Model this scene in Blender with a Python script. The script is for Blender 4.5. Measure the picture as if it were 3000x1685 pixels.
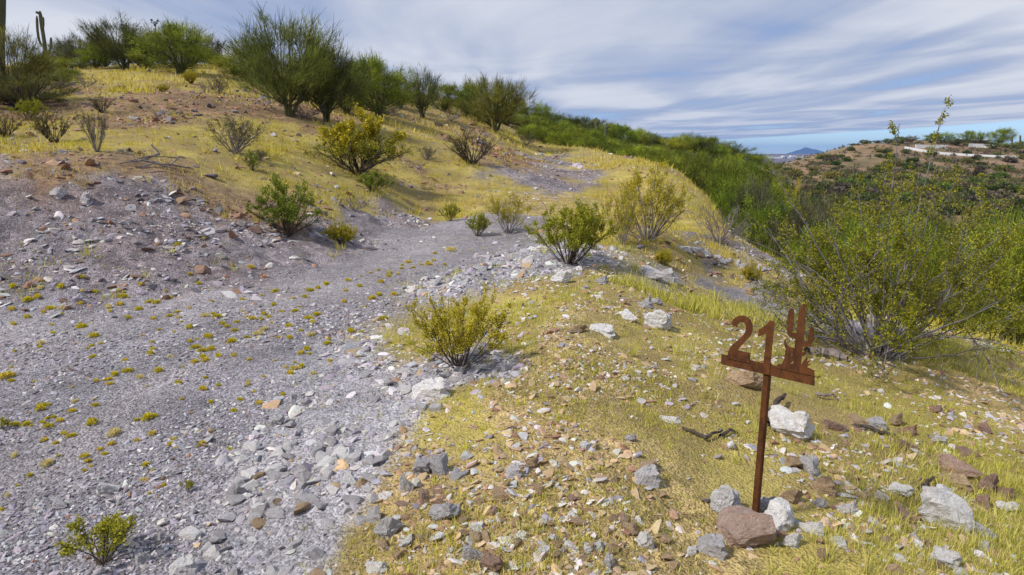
import bpy, math, random
import numpy as np
from mathutils import Vector, Matrix

# ------------------------------------------------------------------ camera, sky, sun, exposure
for o in list(bpy.data.objects):
    bpy.data.objects.remove(o)
scn = bpy.context.scene
C = scn.collection
FPX, UC, VC = 2027.0, 1500.0, 842.5            # focal length and centre in photo pixels
PITCH = math.atan((VC - 450.0) / FPX)
CAMZ = 2.0
cam_d = bpy.data.cameras.new('camera')
cam = bpy.data.objects.new('camera', cam_d)
C.objects.link(cam)
cam_d.sensor_width = 36.0
cam_d.lens = FPX / 3000.0 * 36.0
cam_d.clip_start, cam_d.clip_end = 0.05, 60000.0
cam.location = (0, 0, CAMZ)
cam.rotation_euler = (math.pi / 2 - PITCH, 0, 0)
scn.camera = cam

SUN_AZ = math.atan2(-0.48, -0.86)              # direction towards the sun (x right, y ahead)
SUN_EL = math.radians(47)
world = bpy.data.worlds.new('World')
scn.world = world
world.use_nodes = True
def build_world():
    nt = world.node_tree
    nt.nodes.clear()
    N = nt.nodes.new
    L = nt.links.new
    out = N('ShaderNodeOutputWorld')
    bg = N('ShaderNodeBackground')
    bg.inputs['Strength'].default_value = 0.1
    sky = N('ShaderNodeTexSky')
    sky.sky_type = 'NISHITA'
    sky.sun_disc = False
    sky.sun_elevation = SUN_EL
    sky.sun_rotation = math.pi / 2 - SUN_AZ
    sky.air_density = 1.0
    sky.dust_density = 0.0
    sky.ozone_density = 4.0
    sky.altitude = 4000
    tc = N('ShaderNodeTexCoord')
    sep = N('ShaderNodeSeparateXYZ')
    L(tc.outputs['Generated'], sep.inputs[0])
    def M(op, a, b=None, c=None, clamp=False):
        n = N('ShaderNodeMath'); n.operation = op; n.use_clamp = clamp
        for i, v in enumerate((a, b, c)):
            if v is None: continue
            if isinstance(v, (int, float)): n.inputs[i].default_value = v
            else: L(v, n.inputs[i])
        return n.outputs[0]
    zc = M('MAXIMUM', sep.outputs[2], 0.012)
    px = M('DIVIDE', sep.outputs[0], zc)
    py = M('DIVIDE', sep.outputs[1], zc)
    cmb = N('ShaderNodeCombineXYZ'); L(px, cmb.inputs[0]); L(py, cmb.inputs[1])
    def noise(scale, rot, sx, sy, detail, rough, dist, off=(0, 0, 0)):
        mp = N('ShaderNodeMapping')
        mp.inputs['Location'].default_value = off
        mp.inputs['Rotation'].default_value = (0, 0, rot)
        mp.inputs['Scale'].default_value = (sx, sy, 1)
        L(cmb.outputs[0], mp.inputs[0])
        n = N('ShaderNodeTexNoise'); n.inputs['Scale'].default_value = scale
        n.inputs['Detail'].default_value = detail; n.inputs['Roughness'].default_value = rough
        n.inputs['Distortion'].default_value = dist
        L(mp.outputs[0], n.inputs['Vector'])
        return n.outputs[0]
    n1 = noise(0.55, math.radians(-12), 1.0, 0.22, 7, 0.55, 0.6, (3.1, 1.7, 0))
    n2 = noise(0.9, math.radians(-26), 1.0, 0.16, 6, 0.6, 0.3, (7.3, 4.2, 0))
    n3 = noise(0.28, math.radians(20), 1.0, 0.6, 4, 0.5, 0.8, (1.9, 8.3, 0))
    s = M('ADD', M('MULTIPLY', n1, 0.42), M('ADD', M('MULTIPLY', n2, 0.06), M('MULTIPLY', n3, 0.62)))
    rb = N('ShaderNodeMapRange'); rb.interpolation_type = 'SMOOTHSTEP'
    rb.inputs[1].default_value = 0.38; rb.inputs[2].default_value = 0.67
    L(s, rb.inputs[0])                                    # brightness of the cloud sheet
    ra = N('ShaderNodeMapRange'); ra.interpolation_type = 'SMOOTHSTEP'
    ra.inputs[1].default_value = 0.36; ra.inputs[2].default_value = 0.50
    ra.inputs[3].default_value = 0.45; ra.inputs[4].default_value = 1.0
    L(s, ra.inputs[0])                                    # cover, with blue holes
    # the sheet ends along a straight edge far to the right
    wob = M('MULTIPLY', M('SUBTRACT', n1, 0.5), 1.6)
    ed = N('ShaderNodeMapRange'); ed.interpolation_type = 'SMOOTHSTEP'
    ed.inputs[1].default_value = 15.0; ed.inputs[2].default_value = 16.6
    ed.inputs[3].default_value = 1.0; ed.inputs[4].default_value = 0.0
    L(M('ADD', px, wob), ed.inputs[0])
    cover = M('MULTIPLY', ra.outputs[0], ed.outputs[0])
    cr = N('ShaderNodeValToRGB')
    cr.color_ramp.elements[0].color = (2.6, 3.2, 4.9, 1)
    cr.color_ramp.elements[1].color = (6.0, 6.2, 6.7, 1)
    cr.color_ramp.elements.new(0.5).color = (4.0, 4.45, 5.6, 1)
    L(rb.outputs[0], cr.inputs[0])
    mx = N('ShaderNodeMix'); mx.data_type = 'RGBA'
    L(cover, mx.inputs[0]); L(sky.outputs[0], mx.inputs[6]); L(cr.outputs[0], mx.inputs[7])
    L(mx.outputs[2], bg.inputs[0])
    L(bg.outputs[0], out.inputs[0])
build_world()

sun_d = bpy.data.lights.new('sun', 'SUN')
sun_d.energy = 3.2
sun_d.angle = math.radians(5.0)
sun_d.color = (1.0, 0.95, 0.87)
sun = bpy.data.objects.new('sun', sun_d)
C.objects.link(sun)
sv = Vector((math.cos(SUN_EL) * math.cos(SUN_AZ), math.cos(SUN_EL) * math.sin(SUN_AZ), math.sin(SUN_EL)))
sun.rotation_euler = sv.to_track_quat('Z', 'Y').to_euler()
vs = scn.view_settings
vs.view_transform = 'Standard'
vs.look = 'None'
vs.exposure = 0.33
vs.gamma = 1.0
vs.use_curve_mapping = False
scn.cycles.use_denoising = True
scn.cycles.max_bounces = 6
scn.cycles.transparent_max_bounces = 8
scn.cycles.volume_bounces = 0

# ------------------------------------------------------------------ helpers
def ray(u, v):
    a = (u - UC) / FPX
    b = (v - VC) / FPX
    return (a, math.cos(PITCH) - b * math.sin(PITCH), -math.sin(PITCH) - b * math.cos(PITCH))
def at(u, v, Y):
    d = ray(u, v)
    k = Y / d[1]
    return (d[0] * k, Y, CAMZ + d[2] * k)
def at_z(u, v, z):
    d = ray(u, v)
    k = (z - CAMZ) / d[2]
    return (d[0] * k, d[1] * k, z)

def hash2(ix, iy, seed):
    h = (ix.astype(np.int64) * 374761393 + iy.astype(np.int64) * 668265263 + seed * 974634773) & 0xFFFFFFFF
    h = ((h ^ (h >> 13)) * 1274126177) & 0xFFFFFFFF
    h = (h ^ (h >> 16)) & 0xFFFFFFFF
    return h.astype(np.float64) / 4294967295.0
def vnoise(x, y, seed=0):
    ix, iy = np.floor(x), np.floor(y)
    fx, fy = x - ix, y - iy
    fx = fx * fx * (3 - 2 * fx); fy = fy * fy * (3 - 2 * fy)
    a = hash2(ix, iy, seed); b = hash2(ix + 1, iy, seed)
    c = hash2(ix, iy + 1, seed); d = hash2(ix + 1, iy + 1, seed)
    return (a * (1 - fx) + b * fx) * (1 - fy) + (c * (1 - fx) + d * fx) * fy - 0.5
def fbm(x, y, wl, octs, seed=0, gain=0.5):
    s = 0; amp = 1.0
    for k in range(octs):
        s = s + amp * vnoise(x / wl + 17.3 * k, y / wl - 9.1 * k, seed + k)
        wl *= 0.5; amp *= gain
    return s
def smooth(a, b, x):
    t = np.clip((x - a) / (b - a), 0, 1)
    return t * t * (3 - 2 * t)

def link(o, parent=None):
    C.objects.link(o)
    if parent is not None: o.parent = parent
    return o
def np_mesh(name, verts, faces, mats, smooth_shade=False, col=None):
    """verts (n,3); faces: one (m,k) array or a list of such arrays (triangles, quads)."""
    me = bpy.data.meshes.new(name)
    verts = np.asarray(verts, dtype=np.float32)
    if not isinstance(faces, list): faces = [faces]
    faces = [np.asarray(f, dtype=np.int32) for f in faces if len(f)]
    loops = np.concatenate([f.ravel() for f in faces])
    tot = np.concatenate([np.full(len(f), f.shape[1], dtype=np.int32) for f in faces])
    st = np.concatenate([[0], np.cumsum(tot)[:-1]]).astype(np.int32)
    me.vertices.add(len(verts)); me.vertices.foreach_set('co', verts.ravel())
    me.loops.add(len(loops)); me.loops.foreach_set('vertex_index', loops)
    me.polygons.add(len(tot)); me.polygons.foreach_set('loop_start', st)
    me.polygons.foreach_set('use_smooth', np.full(len(tot), smooth_shade, dtype=bool))
    if col is not None:
        c = np.ones((len(verts), 4), dtype=np.float32); c[:, :3] = col
        at_ = me.attributes.new('tint', 'FLOAT_COLOR', 'POINT')
        at_.data.foreach_set('color', c.ravel())
    for m in (mats if isinstance(mats, (list, tuple)) else [mats]):
        me.materials.append(m)
    me.update(calc_edges=True)
    me.validate()
    return me
def obj(name, me, parent=None, loc=(0, 0, 0)):
    o = bpy.data.objects.new(name, me)
    o.location = loc
    return link(o, parent)
def tag(o, label=None, cat=None, group=None, kind=None):
    if label: o['label'] = label
    if cat: o['category'] = cat
    if group: o['group'] = group
    if kind: o['kind'] = kind
    return o
def empty(name, loc, rz=0.0, sc=1.0):
    o = bpy.data.objects.new(name, None)
    o.empty_display_size = 0.2
    o.location = loc
    o.rotation_euler = (0, 0, rz)
    o.scale = (sc, sc, sc) if isinstance(sc, (int, float)) else sc
    return link(o)

# ------------------------------------------------------------------ materials
def new_mat(name):
    m = bpy.data.materials.new(name)
    m.use_nodes = True
    nt = m.node_tree
    nt.nodes.clear()
    out = nt.nodes.new('ShaderNodeOutputMaterial')
    return m, nt, nt.nodes.new, nt.links.new, out
def mixcol(N, L, fac, a, b, mode='MIX'):
    n = N('ShaderNodeMix'); n.data_type = 'RGBA'; n.blend_type = mode
    for i, v in ((0, fac), (6, a), (7, b)):
        if isinstance(v, (int, float)): n.inputs[i].default_value = v
        elif isinstance(v, tuple): n.inputs[i].default_value = (*v[:3], 1)
        else: L(v, n.inputs[i])
    return n.outputs[2]
def tex_noise(N, L, vec, scale, detail=4, rough=0.55, dist=0.0):
    n = N('ShaderNodeTexNoise'); n.inputs['Scale'].default_value = scale
    n.inputs['Detail'].default_value = detail; n.inputs['Roughness'].default_value = rough
    n.inputs['Distortion'].default_value = dist
    if vec is not None: L(vec, n.inputs['Vector'])
    return n
def maprange(N, L, v, a, b, c=0.0, d=1.0):
    n = N('ShaderNodeMapRange')
    n.inputs[1].default_value = a; n.inputs[2].default_value = b
    n.inputs[3].default_value = c; n.inputs[4].default_value = d
    L(v, n.inputs[0])
    return n.outputs[0]
def attr(N, name):
    n = N('ShaderNodeAttribute'); n.attribute_name = name
    return n

def ground_material():
    m, nt, N, L, out = new_mat('desert_ground')
    p = N('ShaderNodeBsdfPrincipled'); p.inputs['Roughness'].default_value = 0.95
    p.inputs['Specular IOR Level'].default_value = 0.15
    tcn = N('ShaderNodeTexCoord'); co = tcn.outputs['Object']
    a = attr(N, 'tint'); z = attr(N, 'zone')
    sp = N('ShaderNodeSeparateColor'); L(z.outputs['Color'], sp.inputs[0])
    # small stones (colour by cell) where the ground is gravel
    def cells(scale, rnd=1.0):
        v = N('ShaderNodeTexVoronoi'); v.inputs['Scale'].default_value = scale
        v.inputs['Randomness'].default_value = rnd
        L(co, v.inputs['Vector'])
        return v
    v1, v2, v3 = cells(55), cells(20), cells(8)
    def cellbright(v, lo, hi):
        s = N('ShaderNodeSeparateColor'); L(v.outputs['Color'], s.inputs[0])
        return maprange(N, L, s.outputs[0], 0, 1, lo, hi)
    def vmul(a_, b_):
        n = N('ShaderNodeMath'); n.operation = 'MULTIPLY'
        for i, q in enumerate((a_, b_)):
            if isinstance(q, (int, float)): n.inputs[i].default_value = q
            else: L(q, n.inputs[i])
        return n.outputs[0]
    k = vmul(cellbright(v1, 0.66, 1.32), cellbright(v2, 0.80, 1.18))
    k2 = cellbright(v3, 0.72, 1.25)
    cmbk = N('ShaderNodeCombineColor')
    for i in range(3): L(k, cmbk.inputs[i])
    cmb2 = N('ShaderNodeCombineColor')
    for i in range(3): L(k2, cmb2.inputs[i])
    c1 = mixcol(N, L, sp.outputs[0], a.outputs['Color'], mixcol(N, L, 1.0, a.outputs['Color'], cmbk.outputs[0], 'MULTIPLY'))
    c1 = mixcol(N, L, sp.outputs[2], c1, mixcol(N, L, 1.0, c1, cmb2.outputs[0], 'MULTIPLY'))
    # patchy staining and fine grain
    n1 = tex_noise(N, L, co, 1.4, 6, 0.65)
    n2 = tex_noise(N, L, co, 26.0, 4, 0.7)
    g1 = maprange(N, L, n1.outputs[0], 0.3, 0.7, 0.80, 1.20)
    g2 = maprange(N, L, n2.outputs[0], 0.3, 0.7, 0.78, 1.22)
    g = vmul(g1, g2)
    cg = N('ShaderNodeCombineColor')
    for i in range(3): L(g, cg.inputs[i])
    c2 = mixcol(N, L, 1.0, c1, cg.outputs[0], 'MULTIPLY')
    L(c2, p.inputs['Base Color'])
    b1 = N('ShaderNodeBump'); b1.inputs['Strength'].default_value = 0.9; b1.inputs['Distance'].default_value = 0.02
    L(v1.outputs['Distance'], b1.inputs['Height']); b1.invert = True
    b2 = N('ShaderNodeBump'); b2.inputs['Strength'].default_value = 0.7; b2.inputs['Distance'].default_value = 0.05
    L(n2.outputs[0], b2.inputs['Height']); L(b1.outputs[0], b2.inputs['Normal'])
    L(b2.outputs[0], p.inputs['Normal'])
    L(p.outputs[0], out.inputs[0])
    return m

def tint_material(name, rough=0.9, trans=0.0, grain=0.0, scale=30.0, spec=0.2, vary=False):
    """colour straight from the per-piece natural colour of the mesh."""
    m, nt, N, L, out = new_mat(name)
    p = N('ShaderNodeBsdfPrincipled'); p.inputs['Roughness'].default_value = rough
    p.inputs['Specular IOR Level'].default_value = spec
    a = attr(N, 'tint')
    c = a.outputs['Color']
    if vary:
        oi = N('ShaderNodeObjectInfo')
        rp = N('ShaderNodeValToRGB'); rp.color_ramp.interpolation = 'LINEAR'
        rp.color_ramp.elements[0].color = (0.50, 0.52, 0.60, 1); rp.color_ramp.elements[1].color = (1.45, 1.22, 1.0, 1)
        rp.color_ramp.elements.new(0.35).color = (1.0, 0.92, 1.15, 1); rp.color_ramp.elements.new(0.7).color = (0.88, 1.0, 0.9, 1)
        L(oi.outputs['Random'], rp.inputs[0])
        c = mixcol(N, L, 1.0, c, rp.outputs[0], 'MULTIPLY')
    if grain:
        tcn = N('ShaderNodeTexCoord')
        n = tex_noise(N, L, tcn.outputs['Object'], scale, 5, 0.65)
        g = maprange(N, L, n.outputs[0], 0.25, 0.75, 1 - grain, 1 + grain)
        cg = N('ShaderNodeCombineColor')
        for i in range(3): L(g, cg.inputs[i])
        c = mixcol(N, L, 1.0, c, cg.outputs[0], 'MULTIPLY')
        b = N('ShaderNodeBump'); b.inputs['Strength'].default_value = 0.6; b.inputs['Distance'].default_value = 0.01
        L(n.outputs[0], b.inputs['Height']); L(b.outputs[0], p.inputs['Normal'])
    L(c, p.inputs['Base Color'])
    if trans:
        t = N('ShaderNodeBsdfTranslucent'); L(c, t.inputs[0])
        mx = N('ShaderNodeMixShader'); mx.inputs[0].default_value = trans
        L(p.outputs[0], mx.inputs[1]); L(t.outputs[0], mx.inputs[2])
        L(mx.outputs[0], out.inputs[0])
    else:
        L(p.outputs[0], out.inputs[0])
    return m

def rock_material(name, ca, cb, cc, stain=(0.30, 0.17, 0.09), stain_amt=0.35):
    m, nt, N, L, out = new_mat(name)
    p = N('ShaderNodeBsdfPrincipled'); p.inputs['Roughness'].default_value = 0.9
    p.inputs['Specular IOR Level'].default_value = 0.2
    tcn = N('ShaderNodeTexCoord'); co = tcn.outputs['Object']
    oi = N('ShaderNodeObjectInfo')
    add = N('ShaderNodeVectorMath'); add.operation = 'ADD'
    L(co, add.inputs[0])
    cv = N('ShaderNodeCombineXYZ')
    ml = N('ShaderNodeMath'); ml.operation = 'MULTIPLY'; ml.inputs[1].default_value = 31.7
    L(oi.outputs['Random'], ml.inputs[0]); L(ml.outputs[0], cv.inputs[0]); L(ml.outputs[0], cv.inputs[1])
    L(cv.outputs[0], add.inputs[1])
    v = add.outputs[0]
    n1 = tex_noise(N, L, v, 1.6, 8, 0.65, 0.6)
    n2 = tex_noise(N, L, v, 4.0, 8, 0.7, 1.0)
    n3 = tex_noise(N, L, v, 0.8, 5, 0.6, 0.4)
    c = mixcol(N, L, maprange(N, L, n1.outputs[0], 0.35, 0.65), ca, cb)
    c = mixcol(N, L, maprange(N, L, n2.outputs[0], 0.56, 0.74), c, cc)
    c = mixcol(N, L, maprange(N, L, n3.outputs[0], 0.54, 0.70, 0, stain_amt), c, stain)
    br = maprange(N, L, oi.outputs['Random'], 0, 1, 0.82, 1.15)
    cg = N('ShaderNodeCombineColor')
    for i in range(3): L(br, cg.inputs[i])
    c = mixcol(N, L, 1.0, c, cg.outputs[0], 'MULTIPLY')
    L(c, p.inputs['Base Color'])
    b = N('ShaderNodeBump'); b.inputs['Strength'].default_value = 0.7; b.inputs['Distance'].default_value = 0.09
    L(n2.outputs[0], b.inputs['Height'])
    b2 = N('ShaderNodeBump'); b2.inputs['Strength'].default_value = 0.35; b2.inputs['Distance'].default_value = 0.08
    L(n1.outputs[0], b2.inputs['Height']); L(b.outputs[0], b2.inputs['Normal'])
    L(b2.outputs[0], p.inputs['Normal'])
    L(p.outputs[0], out.inputs[0])
    return m

def plain_material(name, c1, c2, scale, rough=0.85, bump=0.3, metallic=0.0, stretch=None):
    m, nt, N, L, out = new_mat(name)
    p = N('ShaderNodeBsdfPrincipled'); p.inputs['Roughness'].default_value = rough
    p.inputs['Metallic'].default_value = metallic
    p.inputs['Specular IOR Level'].default_value = 0.25
    tcn = N('ShaderNodeTexCoord'); co = tcn.outputs['Object']
    if stretch:
        mp = N('ShaderNodeMapping'); mp.inputs['Scale'].default_value = stretch
        L(co, mp.inputs[0]); co = mp.outputs[0]
    n = tex_noise(N, L, co, scale, 7, 0.65, 0.4)
    c = mixcol(N, L, maprange(N, L, n.outputs[0], 0.3, 0.7), c1, c2)
    L(c, p.inputs['Base Color'])
    b = N('ShaderNodeBump'); b.inputs['Strength'].default_value = bump; b.inputs['Distance'].default_value = 0.02
    L(n.outputs[0], b.inputs['Height']); L(b.outputs[0], p.inputs['Normal'])
    L(p.outputs[0], out.inputs[0])
    return m

def rust_material():
    m, nt, N, L, out = new_mat('rusted_steel')
    p = N('ShaderNodeBsdfPrincipled'); p.inputs['Roughness'].default_value = 0.82
    p.inputs['Specular IOR Level'].default_value = 0.3
    tcn = N('ShaderNodeTexCoord'); co = tcn.outputs['Object']
    mp = N('ShaderNodeMapping'); mp.inputs['Scale'].default_value = (1, 1, 0.18)
    L(co, mp.inputs[0])
    n1 = tex_noise(N, L, mp.outputs[0], 55, 6, 0.7, 0.4)
    n2 = tex_noise(N, L, co, 14, 7, 0.65, 0.5)
    n3 = tex_noise(N, L, co, 160, 3, 0.6)
    c = mixcol(N, L, maprange(N, L, n2.outputs[0], 0.35, 0.65), (0.045, 0.015, 0.0045), (0.125, 0.042, 0.009))
    c = mixcol(N, L, maprange(N, L, n1.outputs[0], 0.52, 0.75, 0, 0.7), c, (0.16, 0.058, 0.024))
    c = mixcol(N, L, maprange(N, L, n3.outputs[0], 0.60, 0.75, 0, 0.6), c, (0.27, 0.11, 0.016))
    L(c, p.inputs['Base Color'])
    b = N('ShaderNodeBump'); b.inputs['Strength'].default_value = 0.35; b.inputs['Distance'].default_value = 0.003
    L(n3.outputs[0], b.inputs['Height']); L(b.outputs[0], p.inputs['Normal'])
    L(p.outputs[0], out.inputs[0])
    return m

MAT = {}
MAT['ground'] = ground_material()
MAT['gravel'] = tint_material('loose_gravel', 0.92, grain=0.22, scale=45)
MAT['grass'] = tint_material('dry_grass', 0.85, trans=0.30)
MAT['tuft'] = tint_material('tuft_leaf', 0.85, trans=0.45)
MAT['leaf'] = tint_material('leaf', 0.65, trans=0.25)
MAT['twig'] = tint_material('green_twig', 0.7, trans=0.25, vary=True)
MAT['bark_grey'] = plain_material('grey_bark', (0.10, 0.085, 0.085), (0.26, 0.24, 0.26), 18, 0.9, 0.4)
MAT['bark_dark'] = plain_material('dark_bark', (0.035, 0.026, 0.018), (0.11, 0.085, 0.065), 16, 0.9, 0.4)
MAT['bark_green'] = plain_material('green_bark', (0.045, 0.045, 0.022), (0.12, 0.125, 0.05), 6, 0.85, 0.3)
MAT['bark_dry'] = plain_material('dry_wood', (0.13, 0.10, 0.085), (0.30, 0.26, 0.25), 20, 0.95, 0.5)
MAT['rock_white'] = rock_material('white_stone', (0.84, 0.81, 0.78), (0.70, 0.68, 0.67), (0.42, 0.41, 0.42), (0.60, 0.45, 0.30), 0.35)
MAT['rock_grey'] = rock_material('grey_stone', (0.60, 0.57, 0.57), (0.46, 0.44, 0.45), (0.28, 0.265, 0.28), (0.48, 0.37, 0.27), 0.35)
MAT['rock_tan'] = rock_material('tan_stone', (0.50, 0.36, 0.22), (0.38, 0.27, 0.17), (0.52, 0.44, 0.36), (0.32, 0.16, 0.07), 0.5)
MAT['rock_brown'] = rock_material('brown_stone', (0.33, 0.21, 0.155), (0.43, 0.30, 0.24), (0.20, 0.125, 0.10), (0.42, 0.19, 0.07), 0.5)
MAT['rock_pink'] = rock_material('pinkish_stone', (0.50, 0.37, 0.31), (0.40, 0.28, 0.23), (0.27, 0.18, 0.145), (0.46, 0.21, 0.07), 0.55)
MAT['rust'] = rust_material()
MAT['cactus'] = plain_material('saguaro_skin', (0.075, 0.085, 0.045), (0.13, 0.135, 0.08), 5, 0.8, 0.3, stretch=(1, 1, 0.3))

# ------------------------------------------------------------------ terrain: heights
# survey points: picture position with either its height ('z'), its distance ahead ('Y') or 'r' = on the gravel road
S = []
def sv_z(*p): S.extend(at_z(u, v, z) for u, v, z in p)
def sv_Y(*p): S.extend(at(u, v, Y) for u, v, Y in p)
def sv_r(*p):
    for u, v in p:
        d = ray(u, v); t = -d[2] / d[1]
        S.append(at(u, v, 2.3 / (t + 0.05)))
def sv_XYZ(*p):                                   # column of the picture, distance, height
    for u, Y, z in p:
        S.append((Y * (u - UC) / FPX / 1.0, Y, z))
sv_r((0, 1685), (-300, 1500), (0, 1400), (300, 1685), (300, 1300), (500, 1350), (0, 1150), (300, 1080), (700, 1130), (600, 930),
     (900, 960), (1000, 850), (1200, 750), (1350, 655), (1100, 700), (1000, 740), (800, 800), (400, 880), (0, 930), (1450, 690), (1500, 645))
sv_z((650, 1685, -0.10), (1000, 1685, 0.06), (1500, 1685, 0.16), (2000, 1685, 0.05), (2205, 1520, 0.0), (2600, 1685, -0.10), (3000, 1685, -0.20),
     (900, 1350, 0.06), (1000, 1150, 0.12), (1150, 1050, 0.16), (1345, 1075, 0.24), (1300, 900, 0.22), (1480, 800, 0.30),
     (1200, 1350, 0.20), (1450, 1200, 0.30), (1650, 1300, 0.27), (1650, 1000, 0.36), (1700, 870, 0.36), (1900, 1150, 0.20), (1900, 950, 0.20),
     (2300, 1250, 0.00), (2600, 1400, -0.12), (3000, 1350, -0.34), (2500, 1130, -0.22), (2580, 1040, -0.30), (3000, 1150, -0.62), (3000, 1050, -0.85),
     (2200, 960, -0.08), (2350, 905, -0.48), (2200, 855, -0.36), (2050, 805, -0.20), (1930, 800, 0.12))
sv_Y((1665, 772, 10.0), (1780, 745, 10.8), (1890, 705, 12.6), (2000, 760, 12.5), (2130, 765, 14.0), (2250, 800, 13.5), (2050, 700, 15.0), (1950, 690, 13.6))
# cut bank on the left
sv_Y((0, 480, 11.6), (250, 490, 12.0), (500, 522, 12.6), (700, 582, 13.4), (840, 640, 12.9), (840, 690, 12.0), (950, 575, 15.5), (1100, 612, 17.0), (1250, 620, 19.0),
     (0, 700, 9.9), (300, 690, 10.4), (550, 690, 11.1), (-300, 480, 11.2), (-300, 700, 9.6))
# hillside
sv_Y((0, 425, 14.5), (300, 430, 15.0), (600, 430, 16.5), (0, 345, 20.0), (300, 300, 23.5), (600, 300, 25.5), (830, 345, 26.0), (700, 400, 19.0), (850, 430, 20.0),
     (400, 212, 36.0), (0, 235, 33.0), (200, 230, 35.0), (620, 235, 36.0), (800, 225, 44.0), (-400, 300, 25.0), (-400, 200, 40.0), (1050, 515, 19.5), (1050, 420, 24.0), (1050, 345, 31.0),
     (1250, 385, 34.0), (1200, 500, 23.0), (1380, 478, 25.5), (1330, 545, 23.0), (1450, 386, 41.0), (1500, 408, 44.0), (1300, 590, 20.0), (1100, 560, 17.5))
# upper bend of the track and its grassy outer bank
sv_Y((1500, 600, 18.5), (1620, 560, 23.0), (1650, 510, 29.0), (1640, 475, 36.0), (1560, 440, 42.0), (1700, 432, 46.0), (1780, 480, 36.0), (1900, 472, 38.0), (2000, 512, 29.0),
     (2060, 565, 23.0), (1800, 560, 25.0), (1780, 640, 17.0), (1930, 590, 21.0), (2000, 660, 16.5), (2090, 640, 17.5), (1700, 610, 18.0))
# hill crest behind the trees, falling to the right
sv_Y((300, 195, 50), (600, 190, 55), (900, 225, 55), (1270, 285, 58), (1500, 342, 64), (1750, 402, 74), (2000, 448, 84), (2150, 478, 90))
sv_XYZ((200, 90, 9.0), (900, 90, 7.0), (1400, 95, 4.0), (1800, 110, 0.0), (-600, 60, 9.0), (-800, 15, 3.0), (-800, 8, 0.6),
       (1700, 52, 1.3), (1950, 48, -0.9), (2100, 34, -2.0), (2150, 26, -1.6), (2250, 55, -4.5), (2200, 20, -1.4), (2500, 18, -2.0), (2800, 16, -2.4), (3100, 14, -2.4),
       (2400, 30, -4.2), (2700, 30, -5.2), (3100, 28, -6.0), (3600, 20, -4.5), (3600, 8, -1.8), (2600, 60, -8), (3100, 60, -9.5), (2300, 100, -7.5), (2600, 105, -9.5), (3100, 95, -10),
       (4000, 60, -11), (4000, 120, -9), (3600, 3.2, -0.5))
# the hill across the valley
sv_Y((2230, 498, 240), (2320, 478, 260), (2420, 450, 275), (2520, 424, 285), (2650, 424, 275), (2800, 428, 270), (3000, 430, 268), (3300, 420, 270),
     (2500, 500, 205), (2700, 500, 205), (3000, 500, 205), (2600, 570, 150), (2900, 590, 140), (3200, 590, 140), (2350, 560, 160), (2200, 540, 165))
sv_XYZ((2600, 330, 6.5), (3000, 330, 7.5), (3400, 330, 8), (2250, 330, -14), (1500, 200, -6), (600, 200, 0), (1500, 340, -16), (300, 340, -12), (-900, 200, 0), (3000, 400, 4), (2500, 400, -2))
S = np.array(S)
def warp(x, y):
    r = np.hypot(x, y)
    th = np.arctan2(x, y)
    return np.clip(th, -1.15, 1.15) * 1.0, np.log(np.maximum(r, 0.9)) * 0.55
def tps_fit(P, val, lam):
    n = len(P)
    d = np.hypot(P[:, None, 0] - P[None, :, 0], P[:, None, 1] - P[None, :, 1])
    K = np.where(d > 0, d * d * np.log(np.maximum(d, 1e-9)), 0)
    A = np.zeros((n + 3, n + 3))
    A[:n, :n] = K + lam * np.eye(n)
    A[:n, n] = 1; A[:n, n + 1:] = P
    A[n, :n] = 1; A[n + 1:, :n] = P.T
    return np.linalg.solve(A, np.concatenate([val, [0, 0, 0]]))
SP = np.stack(warp(S[:, 0], S[:, 1]), 1)
# heights are fitted as slope seen from above the survey origin so near and far points weigh alike
SR = np.hypot(S[:, 0], S[:, 1])
W_ = tps_fit(SP, (S[:, 2] - CAMZ) / SR, 2e-4)
def tps_eval(px, py):
    outv = np.zeros(px.shape)
    n = len(SP)
    for i in range(n):
        d2 = (px - SP[i, 0]) ** 2 + (py - SP[i, 1]) ** 2
        outv += W_[i] * 0.5 * d2 * np.log(np.maximum(d2, 1e-18))
    return outv + W_[n] + W_[n + 1] * px + W_[n + 2] * py

# ground mesh grid: fine ahead, coarse elsewhere
th_main = np.linspace(math.radians(-50), math.radians(50), 600)
th_l = np.linspace(-math.pi, math.radians(-50), 40)[:-1]
th_r = np.linspace(math.radians(50), math.pi, 40)[1:]
TH = np.concatenate([th_l, th_main, th_r])
RR = np.concatenate([np.exp(np.linspace(math.log(0.8), math.log(420.0), 640)), np.exp(np.linspace(math.log(440), math.log(16000), 60))])
LR = np.log(RR)
TG, RG = np.meshgrid(TH, RR)                        # rows = distance, columns = bearing
XG, YG = RG * np.sin(TG), RG * np.cos(TG)
cth = np.linspace(-1.15, 1.15, 260); clr = np.linspace(math.log(0.8), math.log(450), 300)
CT, CL = np.meshgrid(cth, clr)
coarse = tps_eval(CT * 1.0, CL * 0.55)
def bil(G, gx0, gx1, gy0, gy1, x, y):
    ny, nx = G.shape
    fx = np.clip((x - gx0) / (gx1 - gx0) * (nx - 1), 0, nx - 1.001)
    fy = np.clip((y - gy0) / (gy1 - gy0) * (ny - 1), 0, ny - 1.001)
    ix, iy = fx.astype(int), fy.astype(int)
    fx, fy = fx - ix, fy - iy
    return (G[iy, ix] * (1 - fx) + G[iy, ix + 1] * fx) * (1 - fy) + (G[iy + 1, ix] * (1 - fx) + G[iy + 1, ix + 1] * fx) * fy
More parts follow.
